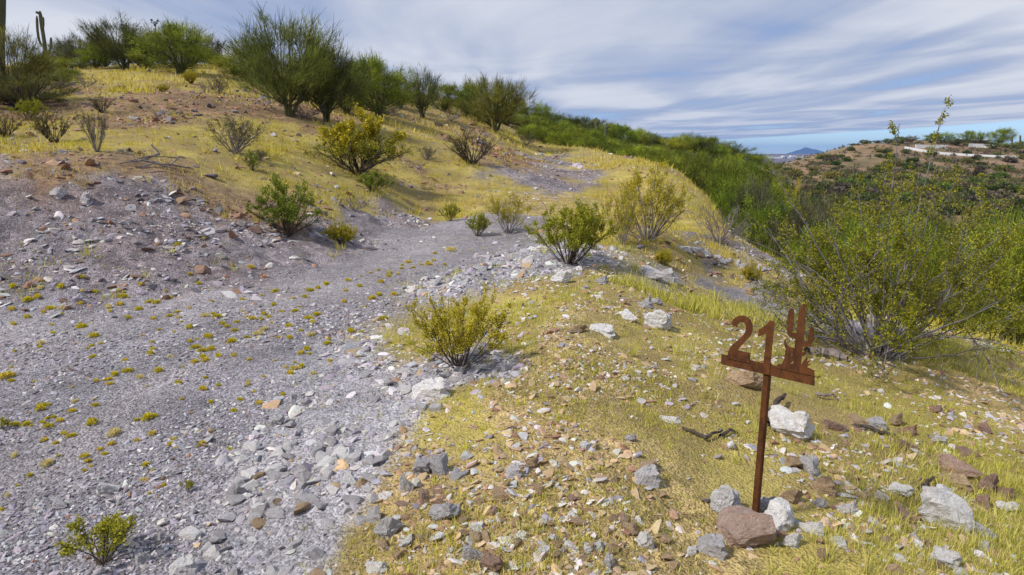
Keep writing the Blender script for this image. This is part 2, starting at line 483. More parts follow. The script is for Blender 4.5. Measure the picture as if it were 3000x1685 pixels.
def base_height(x, y):
    r = np.hypot(x, y); th = np.arctan2(x, y)
    s = bil(coarse, -1.15, 1.15, math.log(0.8), math.log(450), np.clip(th, -1.14, 1.14), np.log(np.clip(r, 0.8, 449)))
    z = CAMZ + s * np.minimum(r, 440)
    far = np.interp(r, [300, 450, 1000, 2500, 4300, 4700, 6000, 16000], [-10, -14, -32, -75, -42, -12, -12, -60])
    k = smooth(330, 460, r)
    z = z * (1 - k) + far * k
    back = smooth(1.2, 1.9, np.abs(th)) * smooth(0.5, 4, r)
    zb = 0.0 - 0.02 * np.minimum(r, 300) + np.where(r > 300, far * 0.3, 0)
    return z * (1 - back) + zb * back
ZG = base_height(XG, YG)

# ------------------------------------------------------------------ terrain: what lies on it
ZONES = 'gwkbty'
ZC = {'g': (0.325, 0.300, 0.318), 'w': (0.385, 0.365, 0.385), 'k': (0.275, 0.240, 0.250), 'b': (0.30, 0.20, 0.115), 't': (0.45, 0.34, 0.145), 'y': (0.46, 0.37, 0.11)}
zone_pix = {
 'g': [(100,1300),(300,1500),(100,1600),(300,1150),(500,1300),(600,1100),(800,1000),(300,1000),(600,900),(900,850),(1100,800),(1250,730),(1350,680),(1000,760),(1450,660),(1200,690),
       (50,1150),(700,1200),(0,1000),(150,940),(450,900),(0,1680),(300,1680),(1400,640),(1500,650),(600,1400),(500,1550),(750,1130),(2050,812),(2150,842),(2250,872),(2350,905),(2450,940),(1950,790),(2900,985)],
 'w': [(950,1280),(900,1350),(1000,1200),(800,1420),(1420,1070),(1500,1085),(1280,1120),(1180,1180),(1500,790),(1350,850),(1420,800),(1560,775),(1000,1080),(870,1150),(780,1250),(700,1400),(600,1560),(700,1620),(900,1500),(850,1640),(1650,735),(1000,1420)],
 'k': [(50,600),(200,600),(400,620),(600,640),(100,750),(300,780),(500,760),(700,720),(50,850),(350,850),(550,820),(750,770),(1050,650),(1150,650),(950,700),(1000,610),(30,510),(200,530),(850,740),(1200,665),(900,650),(700,640),
       (1660,500),(1640,530),(1600,545),(1690,540),(1590,470),(1620,455),(1560,560),(2050,725),(2150,755),(2230,780)],
 'b': [(350,505),(500,545),(600,565),(700,600),(780,610),(500,280),(400,300),(650,310),(350,350),(550,330),(250,330),(450,260),(850,345),(1480,460),(1430,445),(1530,460),(60,280),(100,330),(780,330),(1440,420),(1250,520),(900,335),(150,490),(950,350)],
 't': [(1600,600),(1640,572),(1560,622),(1500,1600),(1300,1620),(1700,1500),(1620,1280),(1600,1150),(1800,1200),(1650,1030),(1520,1220),(1750,1080),(1900,1650),(1450,1440),(1900,1350),(1700,930),(2000,1480),(2150,1650),(1200,1500),(1700,1620),(2900,1100),(2980,1180),(1100,1640),(2000,820),(1250,1420)],
 'y': [(1380,905),(1450,880),(1300,965),(1560,840),(100,430),(300,420),(500,440),(700,430),(800,390),(850,460),(700,520),(900,500),(350,400),(550,400),(1000,390),(1100,380),(1200,450),(1300,420),(1200,500),(1100,540),(1300,480),(1350,520),(1400,580),(1320,600),(900,560),(1000,540),
       (400,228),(300,265),(600,250),(520,235),(1550,430),(1650,435),(1750,460),(1820,490),(1850,560),(1900,520),(2000,545),(2050,600),(2000,650),(1950,680),(1800,610),(1750,580),(1500,420),(1460,575),(1780,520),(1700,640),(1750,680),(1850,670),
       (1720,860),(1600,890),(1850,830),(1750,800),(1950,860),(1900,1000),(2000,1080),(2100,1000),(2300,1180),(2500,1150),(2700,1150),(2900,1250),(2600,1300),(2900,1350),(2500,1400),(2400,1600),(2600,1650),(2900,1600),(2000,1220),(2200,1330),(1450,1140),(1380,1200),(1400,1290),(1300,1260),
       (2150,800),(2300,835),(2100,775),(2400,880),(2750,1040),(2200,930),(2250,1020),(1550,1000),(1500,930),(1420,970),(2800,1480),(2100,1180),(1480,1350),(1950,745),(200,390)],
}
def pix_on_base(u, v):
    d = np.array(ray(u, v)); rs = np.exp(np.linspace(math.log(1.5), math.log(420), 900))
    h = math.hypot(d[0], d[1])
    x, y, z = d[0] / h * rs, d[1] / h * rs, CAMZ + d[2] / h * rs
    g = base_height(x, y)
    k = np.nonzero(z < g)[0]
    i = k[0] if len(k) else len(rs) - 1
    return x[i], y[i]
ZP, ZK = [], []
for c, pts in zone_pix.items():
    for u, v in pts:
        x, y = pix_on_base(u, v)
        ZP.append((math.atan2(x, y), math.log(math.hypot(x, y)) * 0.45)); ZK.append(ZONES.index(c))
for th in np.linspace(0.12, 1.0, 8):                # the valley and the hill across it: bare brown earth
    for r in (16, 30, 60, 110, 180, 260, 350):
        if r > 24 or th > 0.4:
            ZP.append((th, math.log(r) * 0.45)); ZK.append(ZONES.index('b' if r > 40 else 'y'))
ZP = np.array(ZP); ZK = np.array(ZK)
def zones(x, y):
    r = np.maximum(np.hypot(x, y), 0.8); th = np.arctan2(x, y)
    s = np.clip(r * 0.05, 0.12, 3.0)
    nx = x + s * 1.6 * fbm(x, y, 1.6, 4, 51); ny = y + s * 3.2 * fbm(x, y, 1.6, 4, 77)
    nr = np.maximum(np.hypot(nx, ny), 0.8)
    a = np.clip(np.arctan2(nx, ny), -0.8, 1.05); b = np.log(nr) * 0.45
    w = np.zeros((6,) + x.shape)
    for k in range(len(ZP)):
        d2 = (a - ZP[k, 0]) ** 2 + (b - ZP[k, 1]) ** 2 + 2e-4
        w[ZK[k]] += d2 ** -2.5
    return w / w.sum(0)
# evaluated on a coarser sheet, then read back anywhere
zth = np.linspace(-0.95, 1.1, 420); zlr = np.linspace(math.log(0.8), math.log(420), 420)
ZT, ZL = np.meshgrid(zth, zlr)
zr = np.exp(ZL)
ZW = zones(zr * np.sin(ZT), zr * np.cos(ZT))
def zone_at(x, y):
    th = np.clip(np.arctan2(x, y), -0.94, 1.09); lr = np.log(np.clip(np.hypot(x, y), 0.8, 419))
    return np.stack([bil(ZW[k], -0.95, 1.1, math.log(0.8), math.log(420), th, lr) for k in range(6)])

WZ = zone_at(XG, YG)
# relief that the survey points do not carry
rough = 0.35 * WZ[0] + 0.9 * WZ[1] + 1.8 * WZ[2] + 1.3 * WZ[3] + 1.0 * WZ[4] + 0.9 * WZ[5]
nearf = 1 - smooth(60, 150, RG)
relief = rough * (0.10 * fbm(XG, YG, 2.6, 2, 3) + 0.055 * fbm(XG, YG, 0.8, 2, 9) + 0.030 * fbm(XG, YG, 0.26, 3, 21)) * nearf
ridg = np.abs(fbm(XG, YG, 0.9, 3, 33))
relief += WZ[2] * (0.16 - 0.5 * ridg) * 0.8 * (1 - smooth(14, 30, RG)) * 0.6
relief += smooth(30, 200, RG) * (1 - smooth(400, 900, RG)) * 1.6 * fbm(XG, YG, 22, 4, 5)
relief += smooth(900, 2500, RG) * 22 * fbm(XG, YG, 900, 4, 15)
ZG = ZG + relief * smooth(0.8, 2.0, RG)

LR0, NR = LR[0], len(RR)
def ground(x, y):
    """height of the finished ground sheet."""
    x = np.atleast_1d(np.asarray(x, float)); y = np.atleast_1d(np.asarray(y, float))
    th = np.arctan2(x, y); r = np.hypot(x, y)
    fx = np.interp(th, TH, np.arange(len(TH))); fy = np.interp(np.log(np.maximum(r, 0.81)), LR, np.arange(NR))
    ix = np.clip(fx.astype(int), 0, len(TH) - 2); iy = np.clip(fy.astype(int), 0, NR - 2)
    fx, fy = fx - ix, fy - iy
    return (ZG[iy, ix] * (1 - fx) + ZG[iy, ix + 1] * fx) * (1 - fy) + (ZG[iy + 1, ix] * (1 - fx) + ZG[iy + 1, ix + 1] * fx) * fy
def gz(x, y): return float(ground(x, y)[0])
RS_ = np.exp(np.linspace(math.log(1.2), math.log(415), 2600))
def spot(u, v):
    """the place on the ground that the photograph shows there."""
    d = ray(u, v); h = math.hypot(d[0], d[1])
    x, y, z = d[0] / h * RS_, d[1] / h * RS_, CAMZ + d[2] / h * RS_
    k = np.nonzero(z < ground(x, y))[0]
    i = k[0] if len(k) else len(RS_) - 1
    return np.array((x[i], y[i], gz(x[i], y[i])))

def build_ground():
    col = np.zeros(XG.shape + (3,))
    for k, c in enumerate(ZONES):
        col += WZ[k][..., None] * np.array(ZC[c])
    n1 = fbm(XG, YG, 1.3, 5, 61)[..., None]; n2 = fbm(XG, YG, 0.35, 3, 71)[..., None]
    col *= 1 + 0.35 * n1 + 0.25 * n2
    mo = smooth(-0.12, 0.28, fbm(XG, YG, 0.9, 4, 151) + 0.5 * fbm(XG, YG, 0.22, 3, 161)) * WZ[5] * 0.62 * (1 - smooth(60, 120, RG))
    col = col * (1 - mo[..., None]) + np.array((0.335, 0.235, 0.115)) * mo[..., None]
    # rusty iron staining in the bare earth
    st = np.clip(fbm(XG, YG, 2.2, 4, 91) * 1.7, 0, 1) * (0.7 * WZ[3] + 0.35 * WZ[2] + 0.3 * WZ[4])
    col = col * (1 - st[..., None]) + np.array((0.25, 0.12, 0.07)) * st[..., None]
    # dust and wheel-worn streaks along the road
    du = np.clip(0.5 + 1.6 * fbm(XG * 1.0 - 0.1 * YG, YG * 0.16, 0.9, 4, 131), 0, 1) * WZ[0] * 0.55
    col = col * (1 - du[..., None]) + np.array((0.385, 0.345, 0.335)) * du[..., None]
    du = np.clip(fbm(XG * 1.0 - 0.1 * YG, YG * 0.2, 0.6, 3, 141) * 1.8, 0, 1) * WZ[0] * 0.4
    col = col * (1 - du[..., None]) + np.array((0.24, 0.22, 0.25)) * du[..., None]
    far = smooth(60, 200, RG)[..., None]
    fcol = np.array((0.27, 0.175, 0.105)) * (1 + 0.5 * fbm(XG, YG, 14, 4, 101)[..., None]) 
    fcol = fcol * (1 - smooth(-0.05, 0.3, fbm(XG, YG, 6, 3, 111))[..., None] * 0.6) + np.array((0.10, 0.10, 0.045)) * smooth(-0.05, 0.3, fbm(XG, YG, 6, 3, 111))[..., None] * 0.6
    col = col * (1 - far) + fcol * far
    vfar = smooth(600, 1500, RG)[..., None]
    vcol = np.array((0.17, 0.125, 0.12)) * (1 + 0.6 * fbm(XG, YG, 160, 4, 121)[..., None])
    col = col * (1 - vfar) + vcol * vfar
    col = np.clip(col, 0.02, 0.8)
    nr, nt_ = XG.shape
    idx = np.arange(nr * nt_).reshape(nr, nt_)
    q = np.stack([idx[:-1, :-1], idx[:-1, 1:], idx[1:, 1:], idx[1:, :-1]], -1).reshape(-1, 4)[:, ::-1]
    V = np.stack([XG, YG, ZG], -1).reshape(-1, 3)
    me = np_mesh('ground', V, q, MAT['ground'], True, col.reshape(-1, 3))
    zc = np.ones((nr * nt_, 4), dtype=np.float32)
    grav = WZ[0] + WZ[1] + WZ[2] * 0.9 + WZ[4] * 0.6 + WZ[3] * 0.4
    zc[:, 0] = (grav * (1 - smooth(30, 60, RG))).ravel(); zc[:, 1] = WZ[5].ravel(); zc[:, 2] = ((WZ[2] + WZ[3] + WZ[4]) * (1 - smooth(40, 90, RG))).ravel()
    a = me.attributes.new('zone', 'FLOAT_COLOR', 'POINT'); a.data.foreach_set('color', zc.ravel())
    o = obj('ground', me)
    tag(o, kind='structure')
build_ground()

FWD = Vector((0, math.cos(PITCH), -math.sin(PITCH)))
def depth(p): return (Vector(p) - Vector((0, 0, CAMZ))).dot(FWD)

# ------------------------------------------------------------------ far country: mesa, mountain, haze
MAT['mountain'] = plain_material('haze_blue_rock', (0.035, 0.05, 0.09), (0.06, 0.075, 0.11), 0.004, 0.95, 0.0)  # blue of the distant air is put into the rock colour
def build_mountain():
    """the blue peak on the horizon, 12 km off."""
    D = 12000.0
    prof = [(2150, 462), (2225, 458), (2298, 456), (2318, 448), (2336, 440), (2345, 438), (2353, 433), (2360, 431), (2368, 434), (2378, 437), (2386, 438), (2396, 442), (2410, 446),
            (2424, 451), (2436, 449), (2446, 451), (2460, 448), (2475, 452), (2500, 456), (2700, 460)]
    us = np.array([p[0] for p in prof]); vv = np.array([p[1] for p in prof])
    xs = np.linspace(at(2100, 450, D)[0], at(2750, 450, D)[0], 240)
    u_of = np.interp(xs, [at(2100, 450, D)[0], at(2750, 450, D)[0]], [2100, 2750])
    crest = np.array([at(2400, v, D)[2] for v in np.interp(u_of, us, vv)])
    ys = np.linspace(-1, 1, 41)
    base = -90.0
    X, T = np.meshgrid(xs, ys)
    rid = fbm(X, T * 900, 260, 4, 7)
    prof_y = (1 - np.abs(T)) ** 0.9
    Z = base + (crest[None, :] - base) * np.clip(prof_y * (1 + 0.35 * rid * (np.abs(T) > 0.01)), 0, 1.0)
    Y = D + T * 900
    n, m_ = X.shape
    idx = np.arange(n * m_).reshape(n, m_)
    q = np.stack([idx[:-1, :-1], idx[:-1, 1:], idx[1:, 1:], idx[1:, :-1]], -1).reshape(-1, 4)
    o = obj('mountain', np_mesh('mountain', np.stack([X, Y, Z], -1).reshape(-1, 3), q, MAT['mountain'], True))
    tag(o, kind='structure')
build_mountain()
def box_mesh(name, lo, hi, mat):
    x0, y0, z0 = lo; x1, y1, z1 = hi
    v = [(x0,y0,z0),(x1,y0,z0),(x1,y1,z0),(x0,y1,z0),(x0,y0,z1),(x1,y0,z1),(x1,y1,z1),(x0,y1,z1)]
    f = [(0,3,2,1),(4,5,6,7),(0,1,5,4),(1,2,6,5),(2,3,7,6),(3,0,4,7)]
    return np_mesh(name, v, np.array(f), mat)
def build_haze():
    m = bpy.data.materials.new('haze_air'); m.use_nodes = True
    nt = m.node_tree; nt.nodes.clear()
    out = nt.nodes.new('ShaderNodeOutputMaterial'); pv = nt.nodes.new('ShaderNodeVolumePrincipled')
    pv.inputs['Color'].default_value = (0.25, 0.50, 1.0, 1)
    pv.inputs['Density'].default_value = 8.0e-5
    pv.inputs['Anisotropy'].default_value = 0.1
    nt.links.new(pv.outputs[0], out.inputs['Volume'])
    o = obj('haze', box_mesh('haze', (-17000, -17000, -260), (17000, 17000, 190), m))
    tag(o, 'pale blue haze in the far air', None, None, 'stuff')
build_haze()

# ------------------------------------------------------------------ stones
import bmesh
def ico(sub):
    bm = bmesh.new(); bmesh.ops.create_icosphere(bm, subdivisions=sub, radius=1.0)
    v = np.array([p.co[:] for p in bm.verts]); f = np.array([[q.index for q in p.verts] for p in bm.faces])
    bm.free()
    return v, f
ICO = {s: ico(s) for s in (1, 2, 3, 4)}
def rock_shape(seed, sub, planes, dmin, dmax, bumps=0.04, bedding=0.0):
    rng = np.random.default_rng(seed)
    v, f = ICO[sub]
    v = v.copy()
    for k in range(planes):
        n = rng.normal(size=3); n /= np.linalg.norm(n)
        d = rng.uniform(dmin, dmax)
        over = np.maximum(v @ n - d, 0)
        v -= over[:, None] * n
    if bumps:
        q = v * 2.6 + seed
        v += v * (bumps * (fbm(q[:, 0] + q[:, 2], q[:, 1] - q[:, 2], 1.0, 4, seed, 0.6) * 2))[:, None]
        if bedding:
            v[:, :2] *= (1 + bedding * np.sin(v[:, 2] * 17 + 2 * v[:, 0]))[:, None]
    lo, hi = v.min(0), v.max(0)
    return (v - (lo + hi) / 2) / ((hi - lo) / 2), f           # fills the box -1..1
ROCKS = [rock_shape(100 + k, 3, 13, 0.28, 0.75, 0.05, 0.02) for k in range(10)]
ROCK_FINE = [rock_shape(300 + k, 4, 15, 0.40, 0.75, 0.16, 0.03) for k in range(8)]
ROCK_FINE += [rock_shape(700, 4, 26, 0.60, 0.88, 0.12, 0.02), rock_shape(701, 4, 22, 0.55, 0.85, 0.14, 0.02), rock_shape(705, 4, 20, 0.55, 0.8, 0.14, 0.03)]
rock_cache = {}
def rock_mesh(kind, k, fine=False):
    key = (kind, k, fine)
    if key not in rock_cache:
        v, f = (ROCK_FINE if fine else ROCKS)[k]
        rock_cache[key] = np_mesh('rock', v, f, MAT['rock_' + kind])
    return rock_cache[key]
rk = random.Random(5)
def put_rock(u, v, w, h, kind, label, group=None, rot=None, tilt=0.0, fine=True, k=None, sink=0.30, flat=None, name='rock'):
    """u, v: middle of the stone in the photograph; w, h: its size there."""
    p = spot(u, v + h * 0.30)
    D = depth(p)
    W = w * D / FPX; H = h * D / FPX
    k = rk.randrange(8) if k is None else k
    o = bpy.data.objects.new(name, rock_mesh(kind, k, fine))
    hz = H * 0.5 / max(1 - sink, 0.4) * 0.92
    dy = W * 0.5 * rk.uniform(0.7, 0.95) if flat is None else W * 0.5 * flat
    o.scale = (W * 0.5 * 1.04, dy, hz)
    o.rotation_euler = (rk.uniform(-0.1, 0.1), tilt, rk.uniform(-0.5, 0.5) if rot is None else rot)
    o.location = (p[0], p[1] + dy * 0.5, gz(p[0], p[1] + dy * 0.5) + hz * (1 - 2 * sink))
    link(o)
    tag(o, label, 'rock', group)
    return o
NAMED = [
 (1930, 945, 98, 58, 'white', 'large pale boulder with a dark right end on the grassy berm'),
 (1843, 930, 46, 34, 'white', 'small pale stone just left of the large pale boulder on the berm'),
 (1768, 972, 84, 26, 'white', 'long flat whitish slab lying left of the large pale boulder'),
 (1695, 968, 62, 26, 'tan', 'flat tan slab left of the long whitish slab on the berm'),
 (1890, 893, 40, 34, 'grey', 'grey upright stone behind the large pale boulder'),
 (1925, 885, 36, 24, 'grey', 'dark grey stone in the grass behind the large pale boulder'),
 (2128, 1478, 108, 86, 'white', 'white angular rock leaning against the left of the sign post'),
 (2245, 1492, 74, 62, 'grey', 'grey rock wedged right behind the foot of the sign post'),
 (2292, 1528, 88, 88, 'white', 'white rock at the right of the sign post foot'),
 (2200, 1568, 172, 104, 'pink', 'large reddish brown rock in front of the sign post foot'),
 (2090, 1612, 82, 58, 'grey', 'grey flat stone in front left of the reddish brown rock'),
 (2325, 1592, 64, 46, 'white', 'pale stone right of the large reddish brown rock'),
 (2378, 1550, 66, 46, 'white', 'small pale rock a hand right of the white rock at the post'),
 (2322, 1255, 148, 96, 'white', 'white slab tilted down to the right, behind the sign post'),
 (2802, 1518, 168, 112, 'white', 'big white and grey wedge shaped boulder in the right foreground grass'),
 (2776, 1648, 84, 66, 'white', 'white blocky rock at the lower right edge of the photo'),
 (2890, 1560, 62, 44, 'grey', 'grey rock touching the right end of the big wedge boulder'),
 (2812, 1378, 118, 50, 'brown', 'brown rock with a pale top above the big wedge boulder'),
 (2808, 1422, 76, 36, 'tan', 'tan rock with a dark end below the pale topped brown rock'),
 (2902, 1425, 58, 66, 'brown', 'tall brown block near the right edge'),
 (2946, 1446, 48, 36, 'brown', 'low brown stone right of the tall brown block'),
 (2958, 1492, 76, 34, 'white', 'flat white stone near the right edge below the brown block'),
 (2888, 1482, 46, 40, 'brown', 'round brown stone below the tall brown block'),
 (2642, 1446, 70, 42, 'white', 'white flat topped rock in grass left of the tan rock'),
 (2588, 1457, 36, 34, 'white', 'small round white rock left of the white flat topped rock'),
 (2658, 1517, 50, 46, 'brown', 'round reddish stone left of the big wedge boulder'),
 (2418, 1433, 64, 48, 'tan', 'tan pointed slab right of the sign post'),
 (2322, 1462, 66, 50, 'tan', 'orange brown block between the post and the tan pointed slab'),
 (2482, 1496, 60, 34, 'grey', 'flat grey stone below the tan pointed slab'),
 (2408, 1478, 36, 34, 'grey', 'small grey pointed stone left of the flat grey stone'),
 (2375, 1375, 56, 52, 'grey', 'grey pinkish rock standing right of the post middle'),
 (2330, 1362, 56, 34, 'tan', 'tan rock touching the grey pinkish rock'),
 (2450, 1250, 64, 30, 'brown', 'flat reddish stone right of the tilted white slab'),
 (2515, 1237, 54, 34, 'tan', 'tan rounded rock in the row right of the tilted slab'),
 (2572, 1245, 52, 32, 'grey', 'grey banded rock in the row right of the tilted slab'),
 (2632, 1236, 56, 38, 'tan', 'tan rock at the right end of the row, with moss spots'),
 (2662, 1265, 48, 36, 'brown', 'dark brown rock below the end of the row'),
 (2745, 1203, 40, 28, 'brown', 'lone brown rock in the right grass'),
 (2892, 1262, 42, 30, 'brown', 'brown rounded rock far right in the grass'),
 (2755, 1293, 46, 30, 'grey', 'grey split rock right of the dark brown rock'),
 (2660, 1308, 56, 32, 'brown', 'brown flat wedge below the dark brown rock'),
 (2840, 1333, 60, 30, 'brown', 'flat dark brown stone above the pale topped brown rock'),
 (1898, 1405, 72, 56, 'grey', 'flat pinkish grey slab with a rusty spot on the berm'),
 (1905, 1375, 70, 26, 'tan', 'thin tan slab behind the pinkish grey slab'),
 (1965, 1232, 56, 24, 'white', 'flat white stone left of the sign post'),
 (1848, 1285, 42, 24, 'grey', 'smooth blue grey oval stone on the berm'),
 (1287, 1376, 58, 62, 'grey', 'grey upright boulder, right of a pair on the berm flank'),
 (1236, 1374, 58, 54, 'grey', 'grey boulder, left of a pair on the berm flank'),
 (1190, 1424, 44, 62, 'white', 'narrow upright pale stone below the pair of boulders'),
 (1025, 1412, 46, 36, 'white', 'white block on the pale gravel left of the berm'),
 (1260, 1152, 108, 62, 'white', 'wide whitish slab half buried in the pale gravel flank'),
 (1137, 1556, 74, 64, 'grey', 'large grey block in the rubble below the berm'),
 (1092, 1512, 62, 54, 'grey', 'grey block behind the large grey block in the rubble'),
 (1302, 1508, 100, 54, 'grey', 'dark lumpy rock on the berm below the boulders'),
 (1238, 1464, 38, 46, 'brown', 'rusty brown stone above the dark lumpy rock'),
 (1440, 1660, 74, 56, 'brown', 'orange brown rock at the bottom edge of the photo'),
 (1385, 1625, 68, 44, 'grey', 'grey brown rock left above the orange brown rock'),
 (1465, 1456, 54, 40, 'tan', 'tan pointed rock beside a grass tuft on the berm'),
 (1504, 1390, 44, 40, 'grey', 'dark grey rock on the berm crest'),
 (1560, 1362, 42, 34, 'tan', 'pale tan slab right of the dark grey rock'),
 (1100, 1672, 66, 44, 'white', 'pale boulder at the bottom edge in the rubble'),
 (1892, 1590, 52, 60, 'white', 'white crumbly rock on the stony ground left of the post rocks'),
 (1850, 1558, 50, 28, 'tan', 'tan slab above the white crumbly rock'),
 (1782, 1650, 28, 58, 'grey', 'narrow upright grey stone at the bottom edge'),
 (312, 1436, 62, 38, 'white', 'pale flat block alone on the road gravel'),
 (170, 1482, 40, 32, 'grey', 'grey stone alone on the gravel left of the pale flat block'),
 (532, 1668, 76, 48, 'white', 'pale block at the bottom edge in the roadside rubble'),
 (690, 1452, 52, 44, 'grey', 'grey block at the upper end of the roadside rubble'),
 (760, 1505, 56, 48, 'grey', 'grey boulder in the middle of the roadside rubble'),
 (470, 1580, 46, 42, 'grey', 'grey angular block in the rubble near the small green shrub'),
 (404, 1645, 40, 34, 'grey', 'grey stone beside the small green shrub'),
 (812, 1236, 40, 36, 'grey', 'grey block on top of the upper rubble heap'),
 (650, 1300, 36, 28, 'grey', 'grey slab with a shaded underside at the road edge'),
 (1912, 806, 70, 42, 'grey', 'rough whitish outcrop at the right end of the berm crest'),
 (1955, 812, 46, 40, 'grey', 'dark outcrop right of the rough whitish one'),
 (1648, 818, 58, 40, 'white', 'pale rock below the middle creosote bush'),
 (1762, 822, 36, 24, 'grey', 'grey rock in the grass right of the pale rock'),
 (2185, 1118, 110, 62, 'tan', 'large tan and white slab lying behind the sign plate'),
 (2200, 858, 28, 24, 'tan', 'orange topped stone beside the lower track'),
 (350, 257, 30, 14, 'brown', 'large brown rock high on the grassy hillside'),
 (395, 348, 40, 12, 'grey', 'flat grey rock on the brown part of the hillside'),
 (802, 396, 22, 12, 'grey', 'pale rock on the hillside below the big tree'),
 (248, 588, 34, 34, 'grey', 'pale outcrop near the top of the cut bank'),
 (170, 575, 44, 30, 'grey', 'grey outcrop on the cut bank left of the pale one'),
]
for n_, (u, v, w, h, kind, lab) in enumerate(NAMED):
    tl = {13: 0.42, 14: 0.25, 9: 0.03}.get(n_, rk.uniform(-0.12, 0.12))
    put_rock(u, v, w, h, kind, lab, tilt=tl, k={9: 8, 6: 9, 8: 10, 0: 9}.get(n_, n_ % 8), rot={9: 0.15}.get(n_))

for k in range(24):
    f = k / 23
    put_rock(1985 + 262 * f + rk.uniform(-6, 6), 722 + 66 * f + 8 * math.sin(3 * f) + rk.uniform(-6, 6), rk.uniform(16, 34), rk.uniform(12, 20), rk.choice(('white', 'grey', 'white', 'tan')), 'pale stone in the row edging the lower track below the yellow bank', 'stone row beside the lower track', fine=False)
# loose stones: about 300 rocks are things (with those above); all smaller ones one mass per kind of ground
rng = np.random.default_rng(11)
def sample_polar(n, th0, th1, r0, r1, seed):
    g = np.random.default_rng(seed)
    th = g.uniform(th0, th1, n); r = np.exp(g.uniform(math.log(r0), math.log(r1), n))
    return r * np.sin(th), r * np.cos(th), r
TCOL = {'grey': (0.36, 0.335, 0.365), 'white': (0.54, 0.51, 0.485), 'tan': (0.46, 0.33, 0.20), 'brown': (0.32, 0.19, 0.125), 'dark': (0.19, 0.165, 0.17)}
PAL = {0: (('grey', .72), ('white', .16), ('dark', .10), ('brown', .02)), 1: (('grey', .58), ('white', .34), ('tan', .08)), 2: (('grey', .44), ('white', .28), ('dark', .12), ('brown', .16)),
       3: (('brown', .66), ('dark', .27), ('grey', .03), ('tan', .04)), 4: (('white', .30), ('tan', .50), ('grey', .07), ('brown', .13)), 5: (('white', .34), ('tan', .3), ('grey', .2), ('brown', .16))}
def pick_kind(zone, g):
    n = len(zone); u = g.uniform(size=n); outk = np.empty(n, dtype='U6')
    for z in range(6):
        c = np.cumsum([p for _, p in PAL[z]]); names = np.array([p for p, _ in PAL[z]])
        mk = zone == z
        outk[mk] = names[np.minimum(np.searchsorted(c, u[mk]), len(names) - 1)]
    return outk
def zone_pick(x, y, g):
    w = zone_at(x, y)
    c = np.cumsum(w, 0); u = g.uniform(size=len(x))
    return np.minimum((u[None] > c).sum(0), 5)
stones = []                                   # (x, y, size, zone)
def scatter(n, r0, r1, seed, lo, hi, dens, expo=1.0, minpx=0.0022):
    x, y, r = sample_polar(n, -0.80, 0.80, r0, r1, seed)
    g = np.random.default_rng(seed + 1000)
    z = zone_pick(x, y, g)
    keep = g.uniform(size=n) < np.array(dens)[z] * np.clip(0.55 + 1.6 * fbm(x, y, 1.1, 3, seed + 7), 0.05, 1)
    x, y, r, z = x[keep], y[keep], r[keep], z[keep]
    s = np.array(lo)[z] * (np.array(hi)[z] / np.array(lo)[z]) ** (g.uniform(size=len(x)) ** (2.2 * expo))
    s = np.maximum(s, r * minpx)
    return x, y, r, z, s
#            g      w      k      b      t      y       (half size in metres)
LO = (0.006, 0.008, 0.012, 0.016, 0.006, 0.008)
HI = (0.023, 0.060, 0.046, 0.060, 0.036, 0.044)
near = scatter(72000, 2.4, 9.0, 21, LO, HI, (0.95, 0.72, 0.9, 0.6, 0.55, 0.28))
mid = scatter(52000, 9.0, 32.0, 22, (0.014, 0.02, 0.014, 0.022, 0.018, 0.022), (0.04, 0.08, 0.085, 0.13, 0.07, 0.09), (0.22, 0.7, 0.98, 0.8, 0.5, 0.22), 1.5, 0.0010)
far_ = scatter(7000, 32.0, 60.0, 23, (0.06,) * 6, (0.25,) * 6, (0.2, 0.5, 0.6, 0.6, 0.3, 0.12))
X_, Y_, R_, Z_, S_ = (np.concatenate(q) for q in zip(near, mid, far_))
bank = (Z_ == 2) & (R_ > 40)
gk = np.random.default_rng(77)
K_ = pick_kind(Z_, gk)
hs_ = (Z_ == 5) & (R_ > 13) & (gk.uniform(size=len(R_)) < 0.8)
K_[hs_] = np.where(gk.uniform(size=int(hs_.sum())) < 0.6, 'brown', 'dark')
vis = np.abs(np.arctan2(X_, Y_)) < 0.66
score = np.where(vis, S_ / R_ * np.where(R_ < 3.0, 0.2, 1.0), 0)
order = np.argsort(-score)
N_THING = 270 - len(NAMED)
things, rest = order[:N_THING], order[N_THING:]
def side(i):
    x, y, r = X_[i], Y_[i], R_[i]
    return ['loose grey stone on the road gravel', 'loose stone in the pale rubble between the road and the berm', 'loose stone on the grey cut bank beside the road',
            'loose stone on the brown rocky hillside', 'loose stone on the tan stony crest of the berm', 'loose stone lying in the yellow grass'][Z_[i]]
for i in things:
    kk = {'dark': 'grey'}.get(K_[i], K_[i])
    o = bpy.data.objects.new('rock', rock_mesh(str(kk), int(gk.integers(10))))
    s = S_[i]
    o.scale = (s * gk.uniform(0.9, 1.4), s * gk.uniform(0.75, 1.1), s * gk.uniform(0.5, 0.85))
    o.rotation_euler = (gk.uniform(-0.3, 0.3), gk.uniform(-0.3, 0.3), gk.uniform(0, 6.28))
    o.location = (X_[i], Y_[i], gz(X_[i], Y_[i]) + o.scale[2] * 0.18)
    link(o)
    tag(o, {'grey': 'grey ', 'white': 'pale ', 'tan': 'tan ', 'brown': 'brown '}[str(kk)] + side(i).replace('loose grey stone', 'loose stone'), 'rock', 'loose stones ' + ['on the road', 'in the rubble', 'on the cut bank', 'on the hillside', 'on the berm', 'in the grass'][Z_[i]])
SMALL = [rock_shape(500 + k, 1, 7, 0.3, 0.7, 0.0) for k in range(8)]
MED = [rock_shape(540 + k, 2, 12, 0.28, 0.72, 0.05) for k in range(8)]
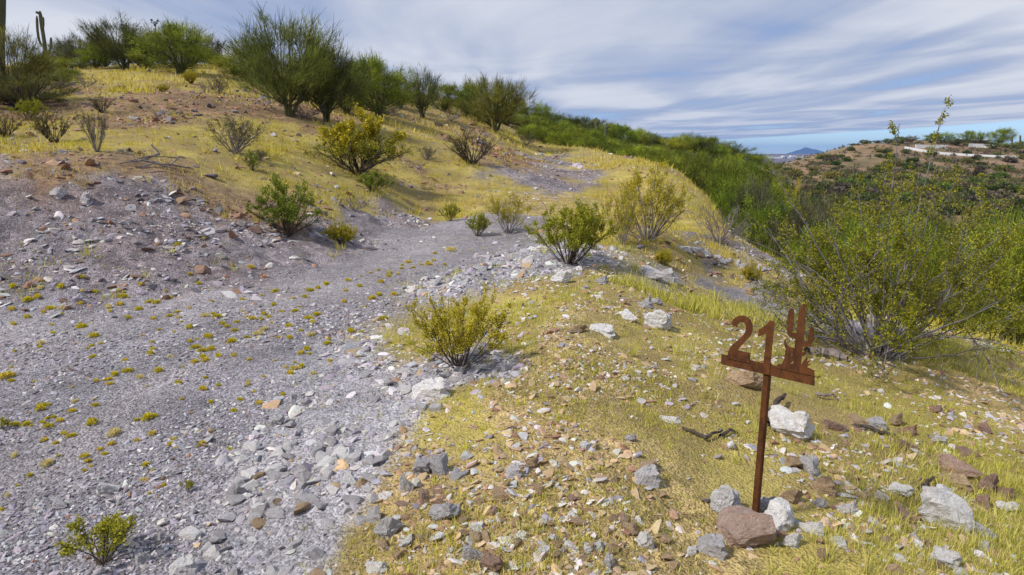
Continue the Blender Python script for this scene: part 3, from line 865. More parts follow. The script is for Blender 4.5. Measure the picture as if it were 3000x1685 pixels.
def stone_mass(name, label, sel):
    if not len(sel): return
    g = np.random.default_rng(len(sel))
    V, F, CC = [], [], []; off = 0
    px = S_[sel] / R_[sel] * FPX / 3
    for big in (0, 1):
        for k in range(8):
            ids = sel[(px > 3.6) == bool(big)][k::8]
            if not len(ids): continue
            v, f = (MED if big else SMALL)[k]
            n = len(ids); s = S_[ids]
            sc = np.stack([s * g.uniform(0.85, 1.7, n), s * g.uniform(0.6, 1.05, n), s * g.uniform(0.28, 0.72, n)], 1)
            a = g.uniform(0, 6.283, n); tx = g.normal(0, 0.3, n); ty = g.normal(0, 0.3, n)
            P = v[None] * sc[:, None, :]
            P[..., 2] += tx[:, None] * P[..., 0] + ty[:, None] * P[..., 1]
            ca, sa = np.cos(a)[:, None], np.sin(a)[:, None]
            Q = np.stack([P[..., 0] * ca - P[..., 1] * sa, P[..., 0] * sa + P[..., 1] * ca, P[..., 2]], -1)
            c = np.stack([X_[ids], Y_[ids], ground(X_[ids], Y_[ids]) + sc[:, 2] * 0.12], 1)
            Q += c[:, None, :]
            V.append(Q.reshape(-1, 3)); F.append((f[None] + (off + np.arange(n) * len(v))[:, None, None]).reshape(-1, 3))
            col = np.array([TCOL[str(q)] for q in K_[ids]]) * g.uniform(0.72, 1.28, (n, 1)) * g.uniform(0.94, 1.06, (n, 3))
            CC.append(np.repeat(col, len(v), 0)); off += n * len(v)
    o = obj(name, np_mesh(name, np.concatenate(V), np.concatenate(F), MAT['gravel'], False, np.concatenate(CC)))
    tag(o, label, None, None, 'stuff')
stone_mass('road_gravel', 'loose grey gravel scattered over the road', rest[(Z_[rest] == 0)])
stone_mass('berm_rubble', 'pale rubble and stones along the berm', rest[(Z_[rest] == 1) | (Z_[rest] == 4)])
stone_mass('bank_rubble', 'grey and white stones on the cut bank', rest[(Z_[rest] == 2)])
stone_mass('hill_stones', 'brown stones and stones among the grass', rest[(Z_[rest] == 3) | (Z_[rest] == 5)])

# ------------------------------------------------------------------ grass
def build_grass():
    g = np.random.default_rng(31)
    #          g     w     k     b     t     y
    dens = np.array((0.002, 0.06, 0.05, 0.36, 0.46, 0.80))
    def clumps(n, r0, r1, seed):
        x, y, r = sample_polar(n, -0.80, 0.80, r0, r1, seed)
        w = zone_at(x, y)
        d = (w ** 1.3 * dens[:, None]).sum(0) / (w ** 1.3).sum(0)
        d = d * np.clip(0.58 + 2.4 * fbm(x, y, 0.8, 4, seed + 3), 0.03, 1)
        keep = g.uniform(size=n) < d
        return x[keep], y[keep], r[keep], w[:, keep]
    VV, FT, FQ, CC = [], [], [], []
    off = 0
    for (n, r0, r1, nb, hgt, wid, spread, seed, seg) in ((46000, 2.4, 9.0, 6, 0.055, 0.0018, 0.026, 41, 2), (66000, 9.0, 30.0, 5, 0.10, 0.0055, 0.07, 42, 1), (36000, 30.0, 75.0, 4, 0.22, 0.02, 0.2, 43, 1),
            (900, 2.4, 9.0, 26, 0.10, 0.0018, 0.030, 44, 2), (6000, 9.0, 34.0, 16, 0.20, 0.006, 0.07, 45, 1)):
        x, y, r, w = clumps(n, r0, r1, seed)
        m = len(x)
        hs = hgt * g.uniform(0.45, 1.25, m) * (1 + 1.1 * np.clip(fbm(x, y, 1.5, 2, seed + 9) * 2, -0.4, 0.8)) * np.where(w[5] > 0.5, 1.0, 0.7)
        ci = np.repeat(np.arange(m), nb)
        N_ = len(ci)
        a = g.uniform(0, 6.283, N_); q = np.abs(g.normal(0, 1, N_)) * spread
        bx = x[ci] + q * np.cos(a); by = y[ci] + q * np.sin(a)
        bz = ground(bx, by) - 0.004
        h = hs[ci] * g.uniform(0.5, 1.15, N_)
        lean = g.uniform(0.1, 0.75, N_); la = a + g.normal(0, 0.6, N_)
        fa = g.uniform(0, 6.283, N_)
        wv = wid * g.uniform(0.7, 1.5, N_)
        sx, sy = np.cos(fa) * wv, np.sin(fa) * wv
        tipx = bx + np.cos(la) * h * lean; tipy = by + np.sin(la) * h * lean; tipz = bz + h * np.sqrt(np.maximum(1 - 0.7 * lean ** 2, 0.2))
        # straw to yellow green, by patches and by blade
        pt = np.clip(0.5 + 1.5 * fbm(bx, by, 2.2, 3, 205), 0, 1)
        gr = np.clip(0.10 + 0.75 * pt + g.normal(0, 0.25, N_), 0, 1)[:, None]
        straw = np.array((0.67, 0.59, 0.19)); yg = np.array((0.58, 0.56, 0.05)); grn = np.array((0.27, 0.33, 0.03))
        c = straw * (1 - gr) + yg * gr
        isg = (g.uniform(size=N_) < np.where((bx > 0.5) & (r[ci] < 12), 0.36, 0.10))[:, None]
        c = np.where(isg, grn * 0.6 + c * 0.4, c) * g.uniform(0.7, 1.25, (N_, 1))
        c[r[ci] > 12] *= np.array((1.05, 0.95, 0.9))
        if seg == 2:
            mx_ = bx + (tipx - bx) * 0.38; my_ = by + (tipy - by) * 0.38; mz_ = bz + (tipz - bz) * 0.60
            P = np.stack([np.stack([bx - sx, by - sy, bz], 1), np.stack([bx + sx, by + sy, bz], 1),
                          np.stack([mx_ + sx * .8, my_ + sy * .8, mz_], 1), np.stack([mx_ - sx * .8, my_ - sy * .8, mz_], 1), np.stack([tipx, tipy, tipz], 1)], 1)
            base = off + np.arange(N_) * 5
            FQ.append(np.stack([base, base + 1, base + 2, base + 3], 1)); FT.append(np.stack([base + 3, base + 2, base + 4], 1))
            CC.append(np.repeat(c, 5, 0)); off += N_ * 5
        else:
            P = np.stack([np.stack([bx - sx, by - sy, bz], 1), np.stack([bx + sx, by + sy, bz], 1), np.stack([tipx, tipy, tipz], 1)], 1)
            base = off + np.arange(N_) * 3
            FT.append(np.stack([base, base + 1, base + 2], 1)); CC.append(np.repeat(c, 3, 0)); off += N_ * 3
        VV.append(P.reshape(-1, 3))
    o = obj('dry_grass', np_mesh('dry_grass', np.concatenate(VV), [np.concatenate(FQ), np.concatenate(FT)], MAT['grass'], False, np.concatenate(CC)))
    tag(o, 'dry yellow grass covering the berm and the hillside', None, None, 'stuff')
build_grass()

# ------------------------------------------------------------------ plants: builders
def unit(v): return v / (np.linalg.norm(v) + 1e-9)
def grow(g, p, d, L, nseg, r0, r1, wander, trop):
    pts = [np.array(p, float)]; d = unit(np.array(d, float)); st = L / nseg
    for k in range(nseg):
        d = unit(d + g.normal(0, wander, 3) + np.array((0, 0, trop)))
        pts.append(pts[-1] + d * st)
    return np.array(pts), np.linspace(r0, r1, nseg + 1)
def side_dir(g, d, ang):
    q = unit(np.cross(d, g.normal(0, 1, 3)))
    return unit(d * math.cos(ang) + q * math.sin(ang))
def tubes(paths, sides):
    V, Q = [], []; off = 0
    for pts, rad in paths:
        n = len(pts)
        t = np.gradient(pts, axis=0); t /= (np.linalg.norm(t, axis=1, keepdims=True) + 1e-9)
        ref = np.where(np.abs(t[:, 2:3]) > 0.9, np.array([[1.0, 0, 0]]), np.array([[0, 0, 1.0]]))
        a = np.cross(t, ref); a /= (np.linalg.norm(a, axis=1, keepdims=True) + 1e-9); b = np.cross(t, a)
        an = np.arange(sides) / sides * 2 * math.pi
        ring = pts[:, None, :] + rad[:, None, None] * (np.cos(an)[None, :, None] * a[:, None, :] + np.sin(an)[None, :, None] * b[:, None, :])
        V.append(ring.reshape(-1, 3))
        i = np.arange(n * sides).reshape(n, sides)
        q = np.stack([i[:-1], np.roll(i, -1, 1)[:-1], np.roll(i, -1, 1)[1:], i[1:]], -1).reshape(-1, 4)
        Q.append(q + off); off += n * sides
    return np.concatenate(V), np.concatenate(Q)
def merge(parts):
    V, Q = [], []; off = 0
    for v, q in parts:
        V.append(v); Q.append(q + off); off += len(v)
    return np.concatenate(V), np.concatenate(Q)
def leaf_tris(P, Dv, length, width, col, g, quad=True):
    """flat leaves: diamond quads or slim triangles; P base points, Dv directions."""
    n = len(P)
    Dv = Dv / (np.linalg.norm(Dv, axis=1, keepdims=True) + 1e-9)
    s = np.cross(Dv, g.normal(0, 1, (n, 3))); s /= (np.linalg.norm(s, axis=1, keepdims=True) + 1e-9)
    L = (length * g.uniform(0.6, 1.3, n))[:, None]; W = (width * g.uniform(0.7, 1.3, n))[:, None]
    if quad:
        V = np.stack([P, P + Dv * L * 0.5 + s * W, P + Dv * L, P + Dv * L * 0.5 - s * W], 1).reshape(-1, 3)
        F = (np.arange(n) * 4)[:, None] + np.arange(4)[None]
        return V, F, np.repeat(col, 4, 0)
    V = np.stack([P - s * W, P + s * W, P + Dv * L], 1).reshape(-1, 3)
    F = (np.arange(n) * 3)[:, None] + np.arange(3)[None]
    return V, F, np.repeat(col, 3, 0)
def along(paths, g, per, lo=0.0):
    P, D_ = [], []
    for pts, rad in paths:
        n = len(pts) - 1
        for t in g.uniform(lo, 1, per):
            k = min(int(t * n), n - 1); f = t * n - k
            P.append(pts[k] * (1 - f) + pts[k + 1] * f); D_.append(pts[k + 1] - pts[k])
    return np.array(P), np.array(D_)
GREEN = (np.array((0.19, 0.225, 0.018)), np.array((0.40, 0.38, 0.026)))
OLIVE = (np.array((0.32, 0.28, 0.018)), np.array((0.56, 0.46, 0.03)))
BRIGHT = (np.array((0.14, 0.21, 0.02)), np.array((0.28, 0.31, 0.03)))
DUSTY = (np.array((0.11, 0.10, 0.03)), np.array((0.20, 0.17, 0.05)))
YELLOW = (np.array((0.34, 0.31, 0.02)), np.array((0.55, 0.45, 0.03)))
def creosote(seed, H, W, stems=26, subs=5, twigs=4, leaves=9, leaf=0.016, pal=GREEN, bark='bark_dark', rad=0.007, leaf_from=0.35, lean=0.0, wander=0.10, thick=1.0):
    """stems fanning out of one foot, small leaves towards their ends."""
    g = np.random.default_rng(seed)
    p0, p1, p2 = [], [], []
    half = W / 2
    for k in range(stems):
        az = g.uniform(0, 6.283); out_ = math.sqrt(g.uniform(0.0, 1.0))
        top = H * (1.05 - 0.40 * out_ ** 2) * g.uniform(0.72, 1.0)
        d = np.array((math.cos(az) * out_ * half + lean, math.sin(az) * out_ * half * 0.9, top))
        L = np.linalg.norm(d) * 1.02
        start = np.array((math.cos(az), math.sin(az), 0)) * g.uniform(0, 0.05) * W
        d0 = unit(d) + np.array((math.cos(az), math.sin(az), 0)) * 0.25 * out_
        s = grow(g, start + np.array((0, 0, -0.03)), d0, L, 9, rad * g.uniform(0.7, 1.2), rad * 0.25, wander, 0.035)
        p0.append(s)
        for j in range(subs):
            t = g.uniform(0.28, 0.95); i = min(int(t * 9), 8)
            dd = side_dir(g, unit(s[0][i + 1] - s[0][i]), g.uniform(0.3, 0.75))
            b = grow(g, s[0][i], dd, L * g.uniform(0.16, 0.36) * (1.15 - 0.4 * t), 5, s[1][i] * 0.6, rad * 0.16, wander * 1.3, 0.05)
            p1.append(b)
            for q in range(twigs):
                i2 = g.integers(1, 5)
                p2.append(grow(g, b[0][i2], side_dir(g, unit(b[0][i2 + 1] - b[0][i2]), g.uniform(0.3, 0.8)), L * g.uniform(0.06, 0.14), 3, rad * 0.2, rad * 0.12, wander * 1.3, 0.05))
    st = merge([tubes(p0, 5), tubes(p1, 3)] + ([tubes(p2, 3)] if p2 else []))
    st[0][:] = st[0]
    out = {'stems': np_mesh('stems', st[0], st[1], MAT[bark], True)}
    if leaves:
        P, Dv = along(p2, g, leaves * 2); Pb, Db = along(p1, g, int(leaves * 2.2), 0.4)
        P = np.concatenate([P, Pb]); Dv = np.concatenate([Dv, Db])
        Dv = Dv / (np.linalg.norm(Dv, axis=1, keepdims=True) + 1e-9)
        keep = P[:, 2] > H * leaf_from * g.uniform(0.4, 1.2, len(P))
        P, Dv = P[keep], Dv[keep]
        P = P + g.normal(0, leaf * 0.7, P.shape)
        t = np.clip(0.25 + 0.5 * (P[:, 2] / H) + g.normal(0, 0.28, len(P)), 0, 1)[:, None]
        col = (pal[0] * (1 - t) + pal[1] * t) * g.uniform(0.75, 1.25, (len(P), 1))
        V, F, cc = leaf_tris(P, Dv * 0.8 + g.normal(0, 0.6, P.shape), leaf, leaf * 0.42 * thick, col, g)
        out['foliage'] = np_mesh('foliage', V, F, MAT['leaf'], False, cc)
    return out, H, W
PV1 = (np.array((0.105, 0.125, 0.030)), np.array((0.21, 0.225, 0.045)))
PV2 = (np.array((0.125, 0.175, 0.016)), np.array((0.30, 0.345, 0.028)))
PV3 = (np.array((0.12, 0.115, 0.06)), np.array((0.21, 0.19, 0.09)))
def bez(a, b, c, n):
    t = np.linspace(0, 1, n)[:, None]
    return a * (1 - t) ** 2 + 2 * b * t * (1 - t) + c * t * t
def palo_verde(seed, H, W, trunks=5, pal=PV1, dens=1.0, low=0.3, bark='bark_green', tw=0.010, tl=0.34, clumps=150, spread=0.040, rnd=0.46, fz=-0.1):
    """several green trunks from one foot, a rounded crown of broom-like twig clumps."""
    g = np.random.default_rng(seed)
    p0, p1 = [], []
    ends = []
    for k in range(trunks):
        az = k / trunks * 6.283 + g.uniform(-0.5, 0.5); out_ = g.uniform(0.3, 0.8)
        e = np.array((math.cos(az) * out_ * W * 0.30, math.sin(az) * out_ * W * 0.30, H * g.uniform(0.45, 0.6)))
        a = np.array((math.cos(az) * 0.02 * W, math.sin(az) * 0.02 * W, -0.12))
        pts = bez(a, np.array((e[0] * 0.35, e[1] * 0.35, e[2] * 0.45)), e, 9)
        pts[1:] += np.cumsum(g.normal(0, 0.010 * H, (8, 3)), 0) * 0.7
        p0.append((pts, np.linspace(0.020 * H * g.uniform(0.7, 1.1), 0.007 * H, 9)))
    # lobed, rounded envelope
    lob = g.uniform(0, 6.283, 3); leanv = g.normal(0, 0.09, 2) * W
    cen, rad = [], []
    while len(cen) < clumps:
        v = unit(g.normal(0, 1, 3)); rr = g.uniform(0.25, 1.0) ** 0.5
        az = math.atan2(v[1], v[0])
        f = 1 + 0.20 * math.sin(2 * az + lob[0]) + 0.14 * math.sin(3 * az + lob[1])
        c = np.array((v[0] * W * 0.46 * f, v[1] * W * 0.46 * f, H * (low + 0.94) / 2 + v[2] * H * (0.94 - low) / 2)) * np.array((rr, rr, 1)) 
        c[2] = H * (low + 0.94) / 2 + v[2] * rr * H * (0.94 - low) / 2
        c *= g.uniform(0.86, 1.10)
        c[:2] += leanv * c[2] / H
        if c[2] > 0.05 * H: cen.append(c)
    for c in cen:
        tp = p0[int(np.argmin([np.linalg.norm(q[0][6][:2] - c[:2]) for q in p0]))]
        i = int(np.clip(g.integers(2, 8), 1, int(np.clip(c[2] / H * 12, 2, 8)))); a = tp[0][i]
        m = a * 0.5 + c * 0.5 + np.array((0, 0, -0.06 * H)) + g.normal(0, 0.02 * H, 3)
        p1.append((bez(a, m, c, 6), np.linspace(tp[1][i] * 0.55, 0.0025 * H, 6)))
    tr = merge([tubes(p0, 8), tubes(p1, 4)])
    cen = np.array(cen)
    n = int(115 * dens)
    ci = np.repeat(np.arange(len(cen)), n)
    cr = g.uniform(0.6, 1.3, len(cen))[ci][:, None]
    foc = np.array((0, 0, fz * H))
    radial = cen[ci] - foc; radial /= np.linalg.norm(radial, axis=1, keepdims=True)
    P = cen[ci] + g.normal(0, spread * H, (len(ci), 3)) * cr - radial * (0.05 * H)
    Dv = radial + g.normal(0, rnd, P.shape) + np.array((0, 0, 0.10))
    ctint = np.clip(g.normal(0.45, 0.34, len(cen)), 0, 1)[ci]; cbri = np.exp(g.normal(0, 0.28, len(cen)))[ci][:, None]
    t = np.clip(ctint + g.normal(0, 0.22, len(P)), 0, 1)[:, None]
    col = (pal[0] * (1 - t) + pal[1] * t) * g.uniform(0.7, 1.25, (len(P), 1)) * cbri
    V, F, cc = leaf_tris(P, Dv, tl * H / 4, tw * H / 4, col, g, False)
    # a few long bare shoots standing out of the crown
    top = cen[cen[:, 2] > H * 0.5]
    sh = [grow(g, c, unit(c - foc) + g.normal(0, 0.25, 3), H * g.uniform(0.08, 0.21), 3, 0.0020 * H, 0.0008 * H, 0.08, 0.05) for c in top for _ in range(6)]
    t3 = tubes(sh, 3); c3 = np.tile(pal[0] * 0.75, (len(t3[0]), 1))
    out = {'trunk': np_mesh('trunk', tr[0], tr[1], MAT[bark], True),
           'crown': np_mesh('crown', np.concatenate([V, t3[0]]), [F, t3[1] + len(V)], MAT['twig'], False, np.concatenate([cc, c3]))}
    return out, H * 1.03, W * 1.02

def plant(name, proto, loc, rz, sc, label, cat, group=None):
    e = empty(name, loc, rz, sc)
    for part, me in proto[0].items():
        obj(part, me, e)
    tag(e, label, cat, group)
    return e
pr = random.Random(3)
def put_plant(name, proto, u, v, w, h, label, cat='shrub', group=None, rz=None, dx=0.0):
    """foot at (u, v) in the photograph; w x h its size there."""
    p = spot(u, v); D = depth(p)
    sx = w * D / FPX / proto[2]; sz = h * D / FPX / proto[1]
    return plant(name, proto, tuple(p), pr.uniform(0, 6.28) if rz is None else rz, (sx, sx, sz), label, cat, group)
def put_tree(name, proto, u, Y, vtop, w, label, group=None, cat='tree', v0=None):
    """stands Y metres ahead; its top reaches vtop in the photograph."""
    t = at(u, vtop, Y)
    z = gz(t[0], t[1])
    H = max(t[2] - z, 0.8)
    sx = max(w * depth(t) / FPX / proto[2], 0.72 * H / proto[1])
    return plant(name, proto, (t[0], t[1], z), pr.uniform(0, 6.28), (sx, sx, H / proto[1]), label, cat, group)

# ------------------------------------------------------------------ trees on the hill and along the ridge
PVA = palo_verde(1, 4.0, 4.3, 5, PV1, 0.85, 0.20, clumps=120, tw=0.0078, tl=0.40, spread=0.045)
PVB = palo_verde(2, 4.0, 3.8, 6, PV1, 0.65, 0.20, clumps=105, tw=0.0078, tl=0.40, spread=0.045)
PVC = palo_verde(3, 4.0, 4.2, 6, PV2, 1.5, 0.10, clumps=75, tl=0.28, spread=0.060, rnd=0.85, fz=0.15)
PVD = palo_verde(4, 4.0, 4.6, 7, PV2, 1.8, 0.06, clumps=58, tl=0.24, spread=0.068, rnd=1.0, fz=0.25)
PVE = palo_verde(5, 4.0, 3.8, 4, PV3, 0.5, 0.30, 'bark_dry', clumps=110)
PVF = palo_verde(6, 4.0, 5.0, 5, PV2, 1.6, 0.04, clumps=62, tl=0.27, spread=0.064, rnd=0.95, fz=0.25)
PVG = palo_verde(7, 4.0, 5.4, 6, (PV1[0] * 0.8, PV1[1] * 0.75), 0.9, 0.12, 'bark_dark', clumps=130, tl=0.36, tw=0.008, rnd=0.6)
hill_trees = [
 (PVA, 830, 26.0, 32, 320, 'tall palo verde with a bare dark trunk, largest tree on the hillside'),
 (PVB, 945, 27.0, 112, 190, 'slim palo verde right beside the largest hillside tree'),
 (PVC, 1105, 33.0, 150, 215, 'dense bright green palo verde right of the two big hillside trees'),
 (PVD, 1010, 31.0, 185, 150, 'dark green bushy palo verde filling the gap beside the slim tree'),
 (PVB, 1232, 38.0, 195, 110, 'thin topped palo verde between the dense tree and the round tree'),
 (PVC, 1300, 44.0, 240, 110, 'low green palo verde left of the round dark tree'),
 (PVA, 1450, 41.0, 215, 190, 'round dark palo verde standing alone at the edge of the grass'),
 (PVC, 1365, 46.0, 238, 110, 'green palo verde just behind the left side of the round dark tree'),
 (PVC, 515, 37.0, 50, 215, 'spreading palo verde on the hilltop in front of the weather station'),
 (PVB, 350, 40.0, 48, 190, 'tall palo verde on the hilltop left of the weather station'),
 (PVE, 612, 58.0, 100, 90, 'far grey palo verde in the gap of the hilltop trees'),
 (PVE, 228, 44.0, 100, 110, 'sparse brownish tree right of the armed saguaro'),
 (PVD, 135, 37.0, 158, 150, 'low bright green tree at the foot of the armed saguaro'),
 (PVG, 10, 23.5, 66, 250, 'drooping palo verde cut by the left edge of the photo'),
 (PVG, 45, 22.0, 200, 300, 'dark green low tree below the drooping palo verde'),
 (PVD, 690, 43.0, 150, 170, 'bright green low tree behind the left of the largest hillside tree'),
 (PVD, 430, 41.0, 130, 110, 'green tree between the two hilltop palo verdes'),
 (PVC, 275, 41.0, 130, 110, 'green shrubby tree left of the tall hilltop palo verde'),
 (PVC, 640, 47.0, 165, 90, 'green tree crown in the hilltop gap'),
 (PVB, 180, 47.0, 118, 90, 'thin grey green tree just right of the armed saguaro'),
 (PVC, 560, 44.0, 120, 100, 'green crown right behind the spreading hilltop palo verde'),
 (PVB, 470, 46.0, 75, 120, 'thin topped palo verde behind the weather station'),
 (PVC, 760, 40.0, 120, 130, 'green crown behind the largest hillside tree'),
 (PVC, 1170, 40.0, 215, 110, 'low green crown right behind the dense bright palo verde'),
 (PVD, 90, 33.0, 190, 150, 'green bushy tree left of the armed saguaro foot'),
 (PVF, 170, 31.0, 215, 130, 'low green bush tree below the armed saguaro'),
 (PVA, 300, 43.0, 105, 120, 'dark tree left of the tall hilltop palo verde'),
 (PVG, 400, 44.0, 95, 130, 'dark crown between the tall hilltop palo verde and the weather station'),
 (PVG, 200, 42.0, 165, 130, 'dark low crown on the crest right of the armed saguaro'),
 (PVC, 720, 38.0, 175, 150, 'yellowish green low crown left behind the largest hillside tree'),
 (PVG, 1050, 36.0, 150, 140, 'dark crown between the slim tree and the dense bright palo verde'),
 (PVG, 1400, 48.0, 250, 120, 'dark crown left behind the round dark tree'),
 (PVC, 890, 33.0, 175, 130, 'green crown showing between the largest tree and the slim tree'),
]
for proto, u, Y, vt, w, lab in hill_trees:
    put_tree('palo_verde_tree', proto, u, Y, vt - 3, w * 1.22, lab)
def thicket(label, group, protos, tops, Y0, Y1, step, w0, w1, seed, jit=10):
    q = random.Random(seed)
    us = [t[0] for t in tops]; vs_ = [t[1] for t in tops]
    u = us[0]; row = []
    while u <= us[-1]:
        f = (u - us[0]) / (us[-1] - us[0])
        row.append(put_tree('palo_verde_tree', q.choice(protos), u + q.uniform(-8, 8), Y0 + (Y1 - Y0) * f + q.uniform(-3, 3), float(np.interp(u, us, vs_)) + q.uniform(-jit * 0.6, jit * 2.2), q.uniform(w0 * 0.8, w1), label, group))
        u += step * q.uniform(0.9, 1.55)
    words = 'leftmost,second from left,third from left,fourth from left,fifth from left,sixth from left,seventh from left,eighth from left,ninth from left,tenth from left'.split(',')
    if len(row) <= 10:
        for k, o in enumerate(row): o['label'] = label + ', ' + ('rightmost' if k == len(row) - 1 else words[k])
LINE = [(1490, 300), (1560, 300), (1620, 318), (1700, 342), (1800, 364), (1880, 382), (1960, 386), (2030, 390), (2090, 410), (2150, 428), (2200, 446), (2245, 466)]
thicket('green palo verde on the skyline of the ridge, right of the round dark tree', 'skyline trees of the ridge', [PVC, PVD, PVC, PVF, PVD, PVB], [(u, v - 8) for u, v in LINE], 64, 88, 21, 100, 150, 1, 9)
thicket('green palo verde on the ridge just below its skyline trees', 'trees of the ridge below the skyline', [PVC, PVD, PVF], [(u, v + 22) for u, v in LINE], 55, 70, 29, 110, 150, 2)
thicket('bright green palo verde behind the bank of the upper bend', 'trees behind the outer bank', [PVD, PVF, PVC], [(1550, 338), (1620, 345), (1700, 375), (1780, 408), (1860, 420), (1950, 432), (2050, 428), (2150, 462), (2250, 500), (2330, 525)], 50, 42, 42, 120, 160, 3)
thicket('green palo verde at the foot of the yellow bank', 'trees below the yellow bank', [PVD, PVF, PVE, PVG], [(2150, 520), (2200, 510), (2260, 530), (2350, 555), (2450, 575), (2560, 585)], 33, 30, 52, 150, 210, 4)
thicket('green palo verde low in the valley behind the big creosote', 'trees of the valley floor', [PVD, PVF, PVC, PVG], [(2330, 575), (2500, 585), (2600, 600), (2750, 605), (2900, 615), (3080, 600)], 44, 40, 62, 150, 200, 5)
thicket('green palo verde seen through the twigs of the big creosote', 'trees just behind the big creosote', [PVD, PVF, PVC], [(2380, 640), (2500, 650), (2700, 655), (2900, 650), (3060, 640)], 24, 20, 85, 240, 320, 6)
put_tree('palo_verde_tree', PVD, 3010, 12.5, 600, 330, 'dark green tree cut by the right edge of the photo')

# ------------------------------------------------------------------ shrubs
CA = creosote(11, 1.0, 1.35, 30, 5, 4, 12, 0.021, GREEN, rad=0.0075)
CB = creosote(12, 1.0, 1.3, 26, 5, 4, 11, 0.021, OLIVE, rad=0.008)
CD = creosote(13, 1.0, 1.0, 26, 5, 4, 9, 0.022, BRIGHT, rad=0.008)
CE = creosote(14, 1.0, 1.1, 24, 5, 4, 3, 0.024, DUSTY, 'bark_dry', rad=0.012, leaf_from=0.4)
CF = creosote(15, 1.0, 1.1, 26, 5, 4, 2, 0.026, DUSTY, 'bark_dark', rad=0.014, leaf_from=0.5, wander=0.16)
CG = creosote(16, 1.0, 1.2, 34, 6, 4, 6, 0.03, OLIVE, 'bark_dark', rad=0.008, leaf_from=0.1)
CH = creosote(17, 1.0, 1.2, 20, 6, 5, 0, 0.02, OLIVE, 'bark_dry', rad=0.011, wander=0.15)
CI = creosote(18, 1.0, 1.5, 9, 5, 4, 6, 0.040, (np.array((0.24, 0.26, 0.02)), np.array((0.42, 0.37, 0.03))), 'bark_dark', rad=0.014, leaf_from=0.3, thick=1.2)
CJ = creosote(19, 1.0, 1.25, 30, 5, 4, 8, 0.019, OLIVE, 'bark_grey', rad=0.0075, leaf_from=0.4)
CK = creosote(20, 1.0, 1.3, 16, 7, 5, 14, 0.036, YELLOW, 'bark_dark', rad=0.014, leaf_from=0.62, wander=0.15, thick=1.3)
CL_ = creosote(21, 1.0, 1.5, 18, 7, 6, 4, 0.018, GREEN, 'bark_dark', rad=0.015, leaf_from=0.45, wander=0.17)
